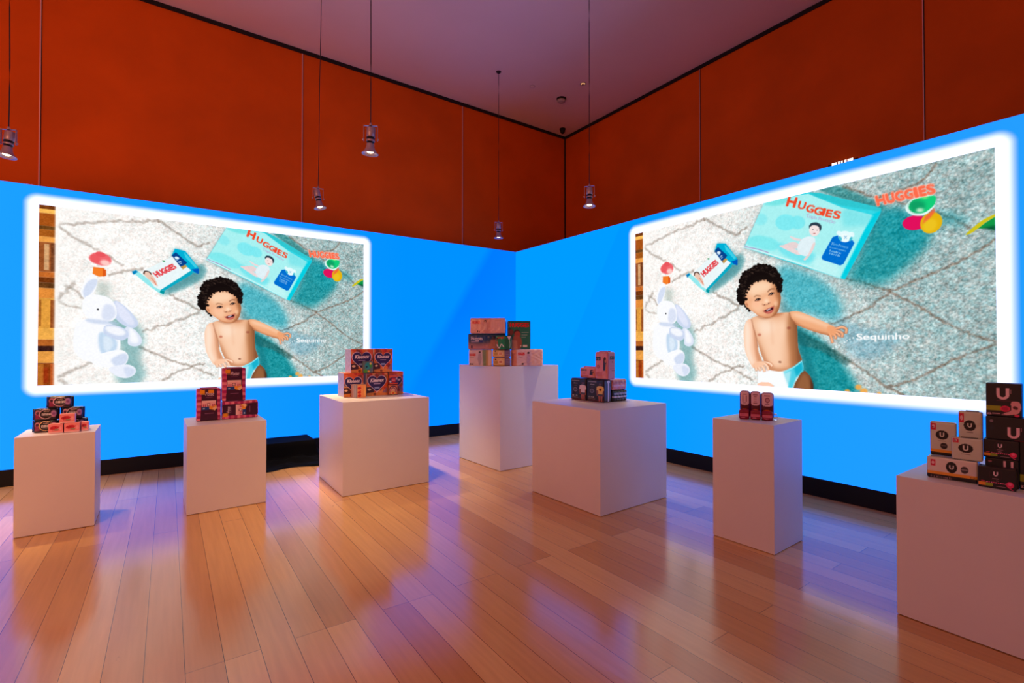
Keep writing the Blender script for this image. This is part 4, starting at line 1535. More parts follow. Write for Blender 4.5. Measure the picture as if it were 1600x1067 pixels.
# ---- plinth 2: purple packs
def art_purple(w, h, two=False, lying=False):
    Wd, H = 100.0, 100 * h / w
    if lying:
        Wd, H = 100 * w / h, 100.0
    C = Canvas(Wd, H, 2.4 if not lying else 1.6, (196, 66, 106))
    k = H / 135.0
    if lying:                     # drawn upright, then turned a quarter
        C = Canvas(100, 135 * (w / h) / 1.35, 2.2, (196, 66, 106))
        k = C.h / 135.0
    Hh = C.h
    pk = [(196, 66, 106), (228, 112, 140), (178, 20, 96), (206, 84, 118), (166, 34, 84), (236, 130, 148)]
    for i in range(12):
        C.rect(0, Hh * i / 12, 22, Hh * (i + 1) / 12, pk[i % 6])
        C.rect(82, Hh * i / 12, 100, Hh * (i + 1) / 12, pk[(i * 5 + 2) % 6])
    C.poly([(20, 0), (84, 0), (84, Hh * .5), (88, Hh), (16, Hh), (20, Hh * .5)], (62, 8, 44))
    C.text('Poise', 36, Hh * .22, 26, (246, 214, 222), fit=34, shear=0.2, bold=0.004)
    C.rect(38, Hh * .255, 66, Hh * .27, (170, 110, 140), 0.7)
    C.rect(14, Hh * .035, 34, Hh * .15, (236, 150, 20))
    C.rect(16, Hh * .17, 36, Hh * .18, (250, 190, 90))
    if two:
        C.rect(48, Hh * .035, 70, Hh * .14, (236, 150, 20))
    C.rect(22, Hh * .37, 80, Hh * .63, (242, 180, 174))
    C.rect(22, Hh * .37, 80, Hh * .42, (246, 200, 190))
    for x in (26, 34, 64, 72):
        C.rect(x, Hh * .48, x + 5, Hh * .56, (196, 60, 84))
    C.rect(43, Hh * .45, 56, Hh * .55, (110, 20, 60))
    C.oval(49.5, Hh * .5, 4.5, Hh * .035, (246, 200, 190))
    C.rect(22, Hh * .56, 52, Hh * .66, (24, 60, 130))
    C.rect(26, Hh * .60, 34, Hh * .63, (200, 220, 240))
    C.poly([(52, Hh * .53), (68, Hh * .56), (80, Hh * .50), (84, Hh * .60), (76, Hh * .68), (54, Hh * .64)], (244, 160, 40))
    C.poly([(64, Hh * .62), (82, Hh * .54), (84, Hh * .62), (74, Hh * .69)], (246, 200, 150))
    C.rect(34, Hh * .76, 70, Hh * .775, (180, 120, 150), 0.8)
    if lying:
        img = np.rot90(C.img, 1).copy()
        C2 = Canvas(100, 100, 1)
        C2.img = img
        C2.ny, C2.nx = img.shape[:2]
        return C2
    return C


def check_side(w, h):
    C = Canvas(60, 100, 2, (196, 66, 106))
    pk = [(214, 92, 124), (170, 30, 90), (228, 120, 146), (190, 52, 100), (150, 30, 90)]
    rr = random.Random(4)
    for i in range(10):
        for j in range(5):
            C.rect(j * 12, i * 10, j * 12 + 12, i * 10 + 10, pk[rr.randrange(5)])
    return C


S2 = Stand(2, 306.3, 659, 35)
GP = 'purple packs on the second plinth'
cs = check_side(1, 1)


def purple(xl, xr, yt, ybp, dd, zb, label, two=False, lying=False, seed=0, d=0.13):
    org, w, h, y = S2.frame(xl, xr, yt, ybp, dd, zb)
    C = art_purple(w, h, two, lying)
    me = pack_mesh('incontinence_pad_pack', w, d, h, {'front': C, 'top': cs, 'left': cs, 'right': cs, 'side': (150, 40, 90)}, r=0.012, belly=0.003, wr=0.0016, seed=seed)
    o = put('incontinence_pad_pack', me, M['film'], org, y, label, 'pad pack', GP)
    bm = bmesh.new()
    if lying:
        add_box(bm, (w - 0.001, 0.03, h * 0.2), (w + 0.006, d - 0.03, h * 0.85), 0.002)
    else:
        add_box(bm, (0.03, d * 0.35, h - 0.001), (w - 0.03, d * 0.65, h + 0.008), 0.002)
    bm_obj('folded_seal', bm, M['purple_seal'], o)
    return h, w


M['purple_seal'] = mat('magenta_film_seal', (160, 52, 110), 0.35)
purple(306.5, 345, 608, 659, 0.0, None, 'purple pad pack standing upright at the left, two yellow stickers', True, seed=1)
hC, wC = purple(347, 403, 628, 655, 0.0, None, 'purple pad pack lying on its side under the upright one', lying=True, seed=2)
purple(346.6, 384, 575.5, 627, 0.004, S2.h + hC + 0.003, 'purple pad pack standing on top of the lying one', seed=3)

# ---- plinth 3: tissue boxes with hearts
def art_heart(w, h, seed, navy=(44, 26, 92)):
    H = 100 * h / w
    C = Canvas(100, H, 2.6, (226, 92, 36))
    rr = random.Random(seed)
    pal = [(214, 62, 34), (240, 134, 40), (130, 50, 40), (236, 160, 90), (190, 44, 30), (120, 110, 130), (246, 120, 70), (150, 90, 50)]
    for _ in range(46):
        C.oval(rr.uniform(0, 100), rr.uniform(0, H), rr.uniform(6, 18), rr.uniform(4, 12), pal[rr.randrange(8)], 0.85, 0.6, rot=rr.uniform(0, 90))
    C.poly([(0, H * .62), (30, H * .60), (34, H * .86), (20, H), (0, H)], (52, 24, 40), 0.9, 1.0)
    C.oval(12, H * .72, 8, 5, (244, 200, 160))
    C.poly([(62, H), (100, H * .55), (100, H * .92), (90, H)], (150, 120, 160), 0.9, 1.0)
    C.poly([(0, H * .88), (40, H * .84), (100, H * .9), (100, H), (0, H)], (244, 150, 60), 0.85, 0.8)
    C.oval(38, H * .93, 7, 6, (140, 70, 40))
    hp = []
    for i in range(60):
        t = 2 * math.pi * i / 60
        x = 16 * math.sin(t) ** 3
        y = 13 * math.cos(t) - 5 * math.cos(2 * t) - 2 * math.cos(3 * t) - math.cos(4 * t)
        hp.append((x, y))
    q = lambda s: [(48 + x * 2.65 * s, H * .44 - y * 2.72 * s) for x, y in hp]
    C.poly(q(1.07), (236, 206, 226))
    C.poly(q(1.0), navy)
    C.text('Kleenex', 17, H * .40, 24, (255, 236, 236), fit=62, bold=0.035, rot=-1, shear=0.25)
    C.rect(32, H * .46, 64, H * .49, (220, 200, 226), 0.9)
    C.rect(36, H * .61, 60, H * .69, (150, 170, 214), 0.9)
    C.oval(49, H * .82, 4, 4, (236, 190, 160))
    return C


S3 = Stand(3, 536.5, 621, 34.5)
GT = 'heart-printed tissue boxes'


def tissue_box(xl, xr, yt, ybp, dd, zb, label, seed, d=0.235):
    org, w, h, y = S3.frame(xl, xr, yt, ybp, dd, zb)
    C = art_heart(w, h, seed)
    sd = Canvas(60, 60, 1.5, (206, 196, 214))
    sd.noise(6, 16, None, seed=seed)
    tp = Canvas(60, 60, 1.5, (226, 110, 60))
    tp.noise(8, 40, None, (1, 0.6, 0.3), seed=seed)
    me = pack_mesh('tissue_box', w, d, h, {'front': C, 'left': sd, 'right': (190, 90, 60), 'top': tp, 'side': (200, 100, 60)}, r=0.0025)
    o = put('tissue_box', me, M['card'], org, y, label, 'tissue box', GT)
    bm = lathe([(0, 0.0), (0.05, 0.0), (0.052, 0.0012), (0, 0.0016)], 24)
    s = bm_obj('perforated_opening', bm, M['slot'], o)
    s.scale = (1.2, 0.7, 1)
    s.location = (w / 2, d / 2, h)
    return org, w, h, y


M['slot'] = mat('perforated_card_oval', (220, 170, 150), 0.6)
tb = tissue_box(537, 568, 583.5, 621, 0.0, None, 'heart tissue box in the bottom row at the left end', 3)
hb = tb[2]
tissue_box(573, 606, 583.0, 620, 0.0, None, 'heart tissue box in the middle of the bottom row', 4)
tissue_box(607.5, 630, 581, 619, 0.02, None, 'heart tissue box at the right end of the bottom row, partly covered by small packs', 5)
zt3 = S3.h + hb + 0.003
tissue_box(548.5, 583, 545.5, 582, 0.0, zt3, 'heart tissue box in the top row at the left, small green pack before it', 6)
tissue_box(584.5, 613.5, 545, 581, 0.0, zt3, 'heart tissue box in the top row at the right', 7)


def small_pack(stand, name, xl, xr, yt, ybp, dd, zb, C_fn, d, label, cat, side, m='card', r=0.002, **kw):
    org, w, h, y = stand.frame(xl, xr, yt, ybp, dd, zb)
    C = C_fn(w, h)
    me = pack_mesh(name, w, d, h, {'front': C, **side}, r=r, **kw)
    return put(name, me, M[m], org, y, label, cat), w, h


def art_orange_small(w, h):
    H = 100 * h / w
    C = Canvas(100, H, 2, (236, 142, 60))
    C.rect(0, 0, 30, H, (160, 140, 140))
    C.rect(8, 0, 14, H, (206, 190, 184))
    C.rect(30, H * .04, 96, H * .94, (244, 152, 80))
    for y in (.28, .60, .86):
        C.oval(46, H * y, 15, H * .10, (206, 30, 20))
        C.oval(54, H * (y - .1), 6, H * .05, (230, 70, 40))
    C.rect(84, H * .1, 96, H * .9, (246, 180, 90))
    return C


def art_bear(w, h):
    H = 100 * h / w
    C = Canvas(100, H, 2, (50, 34, 40))
    C.rect(6, H * .07, 94, H * .93, (226, 120, 60))
    C.oval(50, H * .5, 42, H * .40, (70, 44, 60))
    for k, c in ((36, (230, 140, 110)), (28, (70, 44, 60)), (22, (236, 170, 130))):
        C.oval(50, H * .58, k, H * k / 95, c)
    C.oval(50, H * .80, 26, H * .16, (246, 190, 70))
    C.oval(50, H * .82, 9, H * .08, (236, 60, 20))
    return C


def art_redpatch(w, h):
    H = 100 * h / w
    C = Canvas(100, H, 2, (70, 40, 90))
    C.poly([(0, 0), (100, 0), (100, H * .3), (50, H * .2), (0, H * .34)], (226, 96, 60))
    C.oval(50, H * .55, 26, H * .26, (206, 40, 40))
    C.oval(14, H * .7, 12, H * .1, (220, 206, 214))
    C.oval(84, H * .4, 10, H * .12, (200, 190, 206))
    C.rect(0, H * .84, 100, H, (230, 86, 50))
    C.words(30, H * .6, 40, H * .12, (255, 230, 230), 0, 3)
    return C


def art_greenblue(w, h):
    H = 100 * h / w
    C = Canvas(100, H, 2, (90, 110, 116))
    C.oval(46, H * .40, 30, H * .30, (40, 150, 150), 1, 2)
    C.oval(80, H * .36, 18, H * .2, (70, 160, 60), 1, 2)
    C.oval(20, H * .86, 22, H * .16, (80, 160, 40), 1, 2)
    C.oval(76, H * .2, 12, H * .1, (230, 190, 110), 1, 2)
    C.oval(34, H * .48, 9, H * .08, (16, 40, 60), 1, 1)
    C.oval(56, H * .88, 12, H * .08, (240, 160, 40), 1, 2)
    return C


small_pack(S3, 'tissue_cube', 552.5, 572, 601.3, 622, -0.115, None, art_orange_small, 0.10, 'small orange and grey tissue cube before the bottom left heart box', 'tissue box', {'side': (200, 150, 130), 'top': (210, 160, 130)})
_, w_, hs = small_pack(S3, 'pocket_tissue_pack', 606.5, 622, 601, 619, -0.05, None, art_bear, 0.045, 'small dark tissue pack with arched print, lower of the two at the right', 'tissue pack', {'side': (150, 70, 40)}, 'film', 0.006, wr=0.001)
small_pack(S3, 'pocket_tissue_pack', 608, 622, 586, 601, -0.046, S3.h + hs + 0.001, art_redpatch, 0.045, 'small red and navy tissue pack, upper of the two at the right', 'tissue pack', {'side': (150, 60, 60)}, 'film', 0.006, wr=0.001)
small_pack(S3, 'pocket_tissue_pack', 568, 582.5, 564.5, 581, -0.06, zt3, art_greenblue, 0.05, 'small green and blue tissue pack standing on the bottom row', 'tissue pack', {'side': (100, 120, 120)}, 'film', 0.006, wr=0.001)

# ---- plinth 4: nappy packs at the centre
S4 = Stand(4, 733.5, 572.0, 2)


def logo(C, x, y, sz, w, col=(214, 28, 44), rot=0):
    C.text('HUGGIES', x, y, sz, col, rot=rot, fit=w, bold=0.06)


def art_peach(w, h):
    H = 100 * h / w
    C = Canvas(100, H, 3, (236, 178, 160))
    C.poly([(34, 0), (60, 0), (56, H), (40, H)], (206, 140, 132), 0.8, 3)
    C.rect(60, H * .12, 97, H * .94, (232, 180, 168), 0.9)
    for x in range(64, 96, 7):
        C.rect(x, H * .2, x + .8, H * .92, (214, 156, 146), 0.6)
    logo(C, 7, H * .36, 11, 22)
    C.rect(9, H * .42, 26, H * .45, (160, 110, 110), 0.7)
    C.oval(43, H * .22, 4, H * .09, (60, 30, 36))
    C.oval(43, H * .27, 3, H * .07, (220, 160, 140))
    C.oval(44, H * .55, 5, H * .24, (226, 176, 160), 0.9, 1)
    C.rect(20, H * .80, 23, H * .92, (70, 56, 66))
    C.rect(25, H * .84, 28, H * .92, (70, 56, 66))
    C.rect(70, H * .16, 88, H * .19, (190, 130, 126), 0.8)
    return C


def art_blue(w, h):
    H = 100 * h / w
    C = Canvas(100, H, 3, (16, 66, 120))
    C.poly([(0, H * .55), (30, H * .62), (60, H * .5), (100, H * .4), (100, H), (0, H)], (206, 140, 124), 0.9, 6)
    C.poly([(0, H * .75), (60, H * .85), (60, H), (0, H)], (190, 140, 150), 0.9, 5)
    C.rect(0, 0, 100, H * .12, (10, 60, 86), 0.8, 2)
    C.text('Huggies', 8, H * .40, 13, (226, 214, 226), fit=30, bold=0.03)
    C.rect(8, H * .48, 28, H * .53, (214, 200, 226), 0.8)
    C.rect(30, H * .46, 40, H * .54, (30, 60, 150))
    C.oval(68, H * .28, 6, H * .14, (40, 26, 60), 0.9, 1)
    C.poly([(60, H * .36), (78, H * .34), (84, H), (56, H)], (190, 130, 120), 0.9, 2)
    C.rect(8, H * .74, 12, H * .92, (60, 40, 90))
    C.rect(14, H * .76, 40, H * .78, (110, 90, 130), 0.7)
    return C


def art_green(w, h):
    H = 100 * h / w
    C = Canvas(100, H, 2.6, (34, 118, 92))
    C.rect(0, 0, 100, H * .08, (24, 100, 84))
    logo(C, 10, H * .21, 24, 82, (226, 20, 28))
    C.poly([(0, H * .26), (10, H * .24), (24, H * .36), (20, H * .6), (0, H)], (30, 60, 56), 0.85, 2)
    C.oval(14, H * .40, 12, H * .10, (120, 52, 46), 0.95, 1)
    C.oval(40, H * .42, 14, H * .11, (60, 30, 30), 0.95, 1)
    C.oval(42, H * .48, 14, H * .12, (176, 74, 60), 0.95, 1)
    C.poly([(24, H * .56), (52, H * .56), (62, H * .75), (54, H), (20, H)], (176, 90, 70), 0.95, 2, True)
    C.poly([(16, H * .66), (40, H * .70), (44, H), (10, H)], (206, 140, 110), 0.8, 2)
    for i, y in enumerate((.40, .49, .57)):
        C.rect(60, H * y, 92 - i * 6, H * (y + .012), (226, 220, 200), 0.8)
    C.rect(66, H * .85, 86, H * .93, (236, 220, 200), 0.9)
    C.oval(57, H * .89, 3, H * .03, (236, 220, 200), 0.9)
    return C


def art_white_a(w, h):
    H = 100 * h / w
    C = Canvas(100, H, 2.6, (222, 206, 214))
    C.poly([(58, 0), (78, 0), (76, H), (62, H)], (122, 150, 110), 0.9, 2)
    C.poly([(74, 0), (86, 0), (84, H), (75, H)], (196, 160, 96), 0.95, 2)
    C.rect(84, 0, 100, H, (244, 214, 180), 0.9, 2)
    logo(C, 3, H * .38, 13, 26)
    C.rect(3, H * .48, 24, H * .51, (170, 120, 140), 0.8)
    C.oval(47, H * .16, 5, H * .05, (70, 60, 70))
    C.poly([(42, H * .24), (52, H * .24), (56, H * .56), (50, H * .94), (44, H * .94), (38, H * .56)], (176, 164, 186), 0.9, 1.2)
    C.rect(4, H * .82, 9, H * .92, (100, 84, 100))
    C.rect(11, H * .84, 20, H * .92, (130, 112, 124))
    return C


def art_white_b(w, h):
    H = 100 * h / w
    C = Canvas(100, H, 2.6, (232, 204, 206))
    C.rect(0, 0, 17, H, (226, 142, 112), 1, 2)
    C.poly([(0, H * .1), (8, H * .3), (5, H), (0, H)], (110, 60, 66), 0.7, 2)
    C.poly([(54, 0), (62, 0), (64, H), (52, H)], (210, 190, 214), 0.8, 1)
    logo(C, 22, H * .36, 12, 20)
    C.rect(22, H * .46, 36, H * .49, (170, 120, 140), 0.8)
    C.oval(54, H * .22, 4, H * .06, (40, 30, 40))
    C.poly([(50, H * .28), (58, H * .28), (62, H * .6), (58, H * .96), (50, H * .96), (47, H * .6)], (196, 170, 196), 0.9, 1.2)
    C.rect(33, H * .82, 39, H * .93, (90, 76, 90))
    C.rect(62, H * .26, 90, H * .28, (190, 160, 190), 0.8)
    C.poly([(60, H * .3), (100, H * .1), (100, H), (62, H)], (244, 214, 200), 0.8, 3)
    return C


def art_yellow(w, h):
    H = 100 * h / w
    C = Canvas(100, H, 2.6, (240, 198, 132))
    C.rect(66, 0, 100, H, (126, 104, 140))
    for y in (.2, .4, .6, .8):
        C.rect(74, H * y, 94, H * y + 1.6, (190, 170, 196), 0.8)
    C.oval(16, H * .22, 4.5, H * .09, (50, 30, 60))
    C.oval(18, H * .55, 12, H * .2, (206, 160, 84), 0.9, 1.5)
    C.oval(44, H * .5, 14, H * .30, (250, 216, 168))
    C.rect(36, H * .40, 52, H * .47, (206, 60, 60))
    C.rect(36, H * .54, 52, H * .60, (206, 60, 60))
    C.rect(0, H * .9, 66, H, (212, 156, 60))
    return C


def art_green_small(w, h):
    H = 100 * h / w
    C = Canvas(100, H, 2.6, (20, 142, 96))
    C.rect(56, 0, 100, H, (10, 108, 74))
    logo(C, 10, H * .2, 14, 42, (226, 30, 40))
    C.oval(8, H * .26, 8, H * .12, (60, 30, 30), 0.9, 1)
    C.poly([(0, H * .4), (14, H * .4), (20, H), (0, H)], (170, 90, 80), 0.9, 2)
    C.line([(8, H * .65), (22, H * .9), (36, H * .62), (50, H * .82)], 6, (220, 226, 220))
    C.poly([(72, H * .02), (98, 0), (88, H * .28), (80, H * .26)], (226, 206, 214))
    C.line([(86, H * .3), (90, H * .6), (88, H * .9)], 5, (206, 226, 220), 0.8, 1)
    return C


def nappy(name, xl, xr, yt, ybp, dd, zb, fn, d, label, side, yaw=None, belly=0.006, wr=0.003, seed=0, m='film', r=0.014, stand=None):
    st = stand or S4
    org, w, h, y = st.frame(xl, xr, yt, ybp, dd, zb, yaw)
    me = pack_mesh(name, w, d, h, {'front': fn(w, h), **side}, r=r, belly=belly, wr=wr, seed=seed, pitch=0.0035)
    o = put(name, me, M[m], org, y, label, 'nappy pack', None)
    return o, w, h


GN = 'nappy and wipe packs on the tallest plinth'
o, w, hA = nappy('nappy_pack', 732.5, 768.6, 546, 571, 0.0, None, art_white_a, 0.20, 'pale nappy pack with a green band, bottom left on the tallest plinth', {'side': (236, 214, 196)}, seed=1)
o['group'] = GN
_, w, hB = nappy('wet_wipes_pack', 770, 798, 558.8, 571.5, -0.01, None, art_yellow, 0.16, 'yellow and grey wipes pack, lower of the two stacked ones', {'side': (200, 170, 140)}, seed=2, belly=0.004, wr=0.002, r=0.02)
nappy('wet_wipes_pack', 769.3, 798, 545.8, 558.6, -0.008, S4.h + hB + 0.002, art_yellow, 0.16, 'yellow and grey wipes pack, upper of the two stacked ones', {'side': (200, 170, 140)}, seed=3, belly=0.004, wr=0.002, r=0.02)
_, w, hC4 = nappy('nappy_pack', 798.8, 848.5, 545.5, 571, 0.0, None, art_white_b, 0.20, 'long pale pink nappy pack, bottom right on the tallest plinth', {'side': (240, 214, 206)}, seed=4)
zm = S4.h + hA + 0.0015
_, w, hD = nappy('nappy_pack', 731.3, 790.5, 521.5, 545, 0.0, zm, art_blue, 0.20, 'blue nappy pack fading to peach, in the middle row', {'side': (20, 50, 100), 'top': (14, 60, 86)}, seed=5, wr=0.0018, belly=0.003)
o, w, hE = nappy('wet_wipes_pack', 774.5, 799.5, 524.5, 545, -0.07, zm, art_green_small, 0.065, 'small green wipes pack leaning before the blue nappy pack', {'side': (14, 110, 76)}, seed=6, belly=0.004, wr=0.002)
nappy('nappy_pack', 734.3, 789.5, 496.8, 520.5, 0.0, zm + hD + 0.003, art_peach, 0.20, 'peach nappy pack on top of the blue one', {'side': (190, 190, 226), 'top': (240, 196, 176)}, yaw=-3, seed=7, wr=0.002)
nappy('nappy_pack', 793.5, 829, 501.3, 544.8, 0.0, S4.h + hC4 + 0.0015, art_green, 0.20, 'tall dark green nappy pack with red lettering, standing at the right', {'side': (22, 90, 76), 'left': (90, 140, 190)}, yaw=4, seed=8, wr=0.001, belly=0.002, r=0.006)

# ---- plinth 5: black and pink underwear packs, seen on the corner
S5 = Stand(5, 915.5, 626.2, -52)        # fronts face the lower left
FR5 = (5,)


def art_brief(w, h, shirt, base=(26, 22, 28), badge=None):
    H = 100 * h / w
    C = Canvas(100, H, 2.2, base)
    C.rect(0, H * .92, 100, H, (120, 40, 46), 0.7, 2)
    C.rect(10, H * .10, 58, H * .13, (190, 180, 190), 0.8)
    C.words(22, H * .25, 26, H * .045, (236, 230, 236), 0, 5)
    C.rect(24, H * .33, 44, H * .345, (150, 140, 150), 0.8)
    C.oval(32, H * .52, 13, H * .10, (120, 116, 128))
    C.oval(32, H * .52, 9, H * .065, (66, 60, 70))
    C.words(12, H * .82, 34, H * .07, (226, 216, 206), 0, 8)
    C.rect(8, H * .86, 50, H * .89, (150, 110, 90), 0.8)
    C.oval(80, H * .20, 7, H * .065, (96, 60, 52))
    C.oval(80, H * .15, 7, H * .03, (30, 20, 20))
    C.poly([(60, H * .32), (72, H * .28), (88, H * .28), (98, H * .34), (100, H * .48), (93, H * .50), (92, H * .64), (68, H * .64), (67, H * .48), (58, H * .48)], shirt, smooth=False)
    C.poly([(58, H * .48), (66, H * .48), (66, H * .70), (60, H * .72)], (150, 84, 66))
    C.poly([(93, H * .50), (99, H * .49), (98, H * .74), (93, H * .74)], (150, 84, 66))
    C.rect(68, H * .64, 92, H * .73, (70, 66, 72))
    C.poly([(68, H * .73), (79, H * .73), (78, H * .98), (71, H * .98)], (176, 96, 72))
    C.poly([(81, H * .73), (92, H * .73), (90, H * .98), (83, H * .98)], (176, 96, 72))
    if badge:
        C.oval(80, H * .44, 10, H * .09, badge)
        C.oval(80, H * .44, 6, H * .055, (60, 40, 36))
    return C


def art_brief_side(w, h):
    C = Canvas(60, 100, 2, (40, 36, 56))
    C.rect(30, 6, 42, 98, (206, 200, 226))
    C.oval(36, 10, 12, 7, (210, 204, 226), 1, 1)
    C.rect(4, 8, 20, 90, (70, 66, 110), 0.7, 2)
    C.rect(46, 30, 56, 84, (120, 100, 160), 0.7, 2)
    return C


def art_pinkbag(w, h, small=False):
    H = 100 * h / w
    C = Canvas(100, H, 2.2, (222, 142, 148))
    C.rect(10, H * .18, 48, H * .32, (24, 16, 22))
    C.words(14, H * .28, 30, H * .06, (200, 160, 170), 0, 6)
    C.oval(30, H * .54, 12, H * .07, (176, 90, 104))
    C.oval(30, H * .54, 8, H * .045, (200, 110, 120))
    C.rect(8, H * .74, 60, H * .9, (198, 100, 96), 0.8, 2)
    C.oval(80, H * .30, 9, H * .11, (56, 34, 34), 1, 1)
    C.poly([(70, H * .34), (90, H * .32), (94, H * .68), (68, H * .68)], (34, 28, 36), 1, 1)
    C.oval(84, H * .34, 6, H * .07, (196, 130, 100), 1, 1)
    C.poly([(88, H * .40), (98, H * .62), (92, H * .80), (84, H * .66)], (216, 130, 104), 1, 1)
    return C


def art_pinkside(w, h):
    H = 100 * h / w
    C = Canvas(100, H, 2, (206, 132, 150))
    C.rect(28, H * .16, 82, H * .27, (30, 18, 28))
    C.words(32, H * .24, 46, H * .05, (200, 160, 170), 0, 7)
    C.rect(54, H * .34, 60, H * .39, (120, 60, 80))
    C.line([(6, H * .1), (12, H * .5), (4, H * .94)], 2.5, (180, 100, 120), 0.8, 1)
    C.rect(30, H * .5, 90, H * .515, (180, 110, 130), 0.8)
    C.rect(30, H * .6, 90, H * .615, (180, 110, 130), 0.8)
    C.rect(50, H * .66, 94, H * .69, (150, 80, 110), 0.8)
    return C


def art_lying(base, st1, st2):
    def f(w, h):
        H = 100 * h / w
        C = Canvas(100, H, 2, base)
        C.rect(10, H * .22, 96, H * .40, st1)
        C.rect(0, H * .52, 98, H * .66, st2)
        C.rect(30, H * .78, 96, H * .84, st1, 0.6)
        C.line([(2, H * .1), (6, H * .5), (2, H * .9)], 2, (20, 10, 14), 0.6, 1)
        return C
    return f


def brief_pack(xl, xr, yt, ybp, dd, zb, fn, d, side, label, yaw=None, seed=0, stand=None, name='underwear_pack', fh=None, **kw):
    st = stand or S5
    org, w, h, y = st.frame(xl, xr, yt, ybp, dd, zb, yaw)
    h = fh or h
    if stand is S5b if 'S5b' in globals() else False:
        end = org + st.t * w
        org = Vector((st.p.x, st.p.y, org.z))
        w = (end - org).dot(st.t)
    me = pack_mesh(name, w, d, h, {'front': fn(w, h), **side}, r=kw.get('r', 0.014), belly=kw.get('belly', 0.004), wr=kw.get('wr', 0.002), seed=seed)
    return put(name, me, M['film'], org, y, label, 'underwear pack', 'black and pink packs on the plinth right of centre'), w, h, org


blk = {'side': (24, 20, 26)}
oA, wA5, hA5, orgA = brief_pack(891.3, 915.6, 590, 622.5, 0.0, None, lambda w, h: art_brief(w, h, (222, 206, 210)), 0.16, blk, 'black pack printed with a man in a white shirt, bottom left', seed=1)
oB, wB5, hB5, orgB = brief_pack(916.3, 943.5, 594, 627, 0.0, None, lambda w, h: art_brief(w, h, (226, 196, 110), badge=(240, 180, 30)), 0.12, {'right': art_brief_side(1, 1), 'side': (24, 20, 26)}, 'black pack printed with a man in a yellow-front shirt, bottom centre', seed=2, fh=hA5)
S5b = Stand(5, 954, 629.5, 38)
S5b.p = orgB + S5.t * (wB5 + 0.002) + S5.n * 0.134
hh = max(hA5, hB5)
oC, wC5, hC5, orgC = brief_pack(953.8, 981, 608, 628.5, 0.0, None, art_lying((18, 16, 20), (150, 140, 160), (200, 190, 206)), 0.18, {'side': (18, 16, 20)}, 'black pack lying flat at the right of the pile, end towards the viewer', stand=S5b, seed=3, fh=hh * 0.5, belly=0.008, wr=0.003)
oD, wD5, hD5, orgD = brief_pack(952.5, 980, 590.5, 608, 0.0, S5.h + hC5 + 0.003, art_lying((222, 140, 140), (180, 110, 120), (226, 176, 196)), 0.19, {'side': (220, 148, 148), 'top': (222, 150, 140)}, 'pink pack lying on the flat black one', stand=S5b, seed=4, fh=hh * 0.5 - 0.006, belly=0.008, wr=0.003)
oE, wE5, hE5, orgE = brief_pack(905, 929.5, 573.5, 590, 0.02, S5.h + hh + 0.004, lambda w, h: art_pinkbag(w, h, True), 0.13, {'side': (216, 140, 146), 'top': (224, 150, 154)}, 'low pink pack lying on the two black ones', seed=5, belly=0.006, wr=0.003, r=0.02)
oF, wF5, hF5, orgF = brief_pack(928.8, 949, 549.5, 587, 0.0, S5.h + hh + 0.004, art_pinkbag, 0.13, {'right': art_pinkside(0.13, 0.2), 'side': (206, 132, 140), 'top': (214, 140, 146)}, 'tall pink pack standing on top of the pile', seed=6, belly=0.006, wr=0.003, r=0.02)
for o_, w__, h__ in ((oE, wE5, hE5), (oF, wF5, hF5)):
    bm = bmesh.new()
    add_box(bm, (0.02, 0.05, h__ - 0.002), (w__ - 0.02, 0.075, h__ + 0.010), 0.003)
    bm_obj('folded_top', bm, M['pinkseal'] if 'pinkseal' in M else M.setdefault('pinkseal', mat('pink_film_fold', (190, 110, 120), 0.4)), o_)

# ---- plinth 6: three burgundy tubes standing, three pouches lying before them
S6 = Stand(6, 1154.5, 654.5, -27)
GB = 'burgundy packs on the slim plinth'


def art_tube(w, h, k):
    H = 100 * h / w
    C = Canvas(100, H, 2.6, (92, 10, 30))
    C.poly([(0, 0), (100, 0), (100, H * .44), (80, H * .50), (50, H * .52), (20, H * .50), (0, H * .44)], (236, 196, 206), smooth=False)
    C.rect(26, H * .10, 70, H * .13, (140, 80, 100))
    if k == 0:
        C.rect(26, H * .16, 34, H * .40, (150, 84, 104)); C.rect(60, H * .16, 68, H * .40, (150, 84, 104))
    elif k == 1:
        for y in (.18, .26, .34):
            C.rect(34, H * y, 62, H * (y + .02), (160, 94, 112))
    else:
        C.oval(50, H * .28, 18, H * .10, (150, 84, 110)); C.oval(50, H * .28, 12, H * .06, (206, 150, 164))
    C.rect(30, H * .42, 66, H * .44, (130, 60, 84))
    C.oval(48, H * .70, 30, H * .055, (232, 92, 40))
    C.rect(20, H * .665, 76, H * .70, (226, 84, 36))
    C.words(26, H * .715, 44, H * .028, (120, 24, 20), 0, 9)
    C.rect(0, H * .85, 100, H, (60, 4, 24))
    return C


def art_lay(w, h):
    H = 100 * h / w
    C = Canvas(100, H, 2.6, (140, 8, 44))
    C.rect(2, H * .38, 96, H * .66, (220, 112, 132), 1, 0.6)
    for x in range(8, 90, 8):
        C.rect(x, H * .46, x + 4, H * .58, (176, 60, 90), 0.7)
    C.oval(40, H * .80, 20, H * .07, (206, 110, 130))
    return C


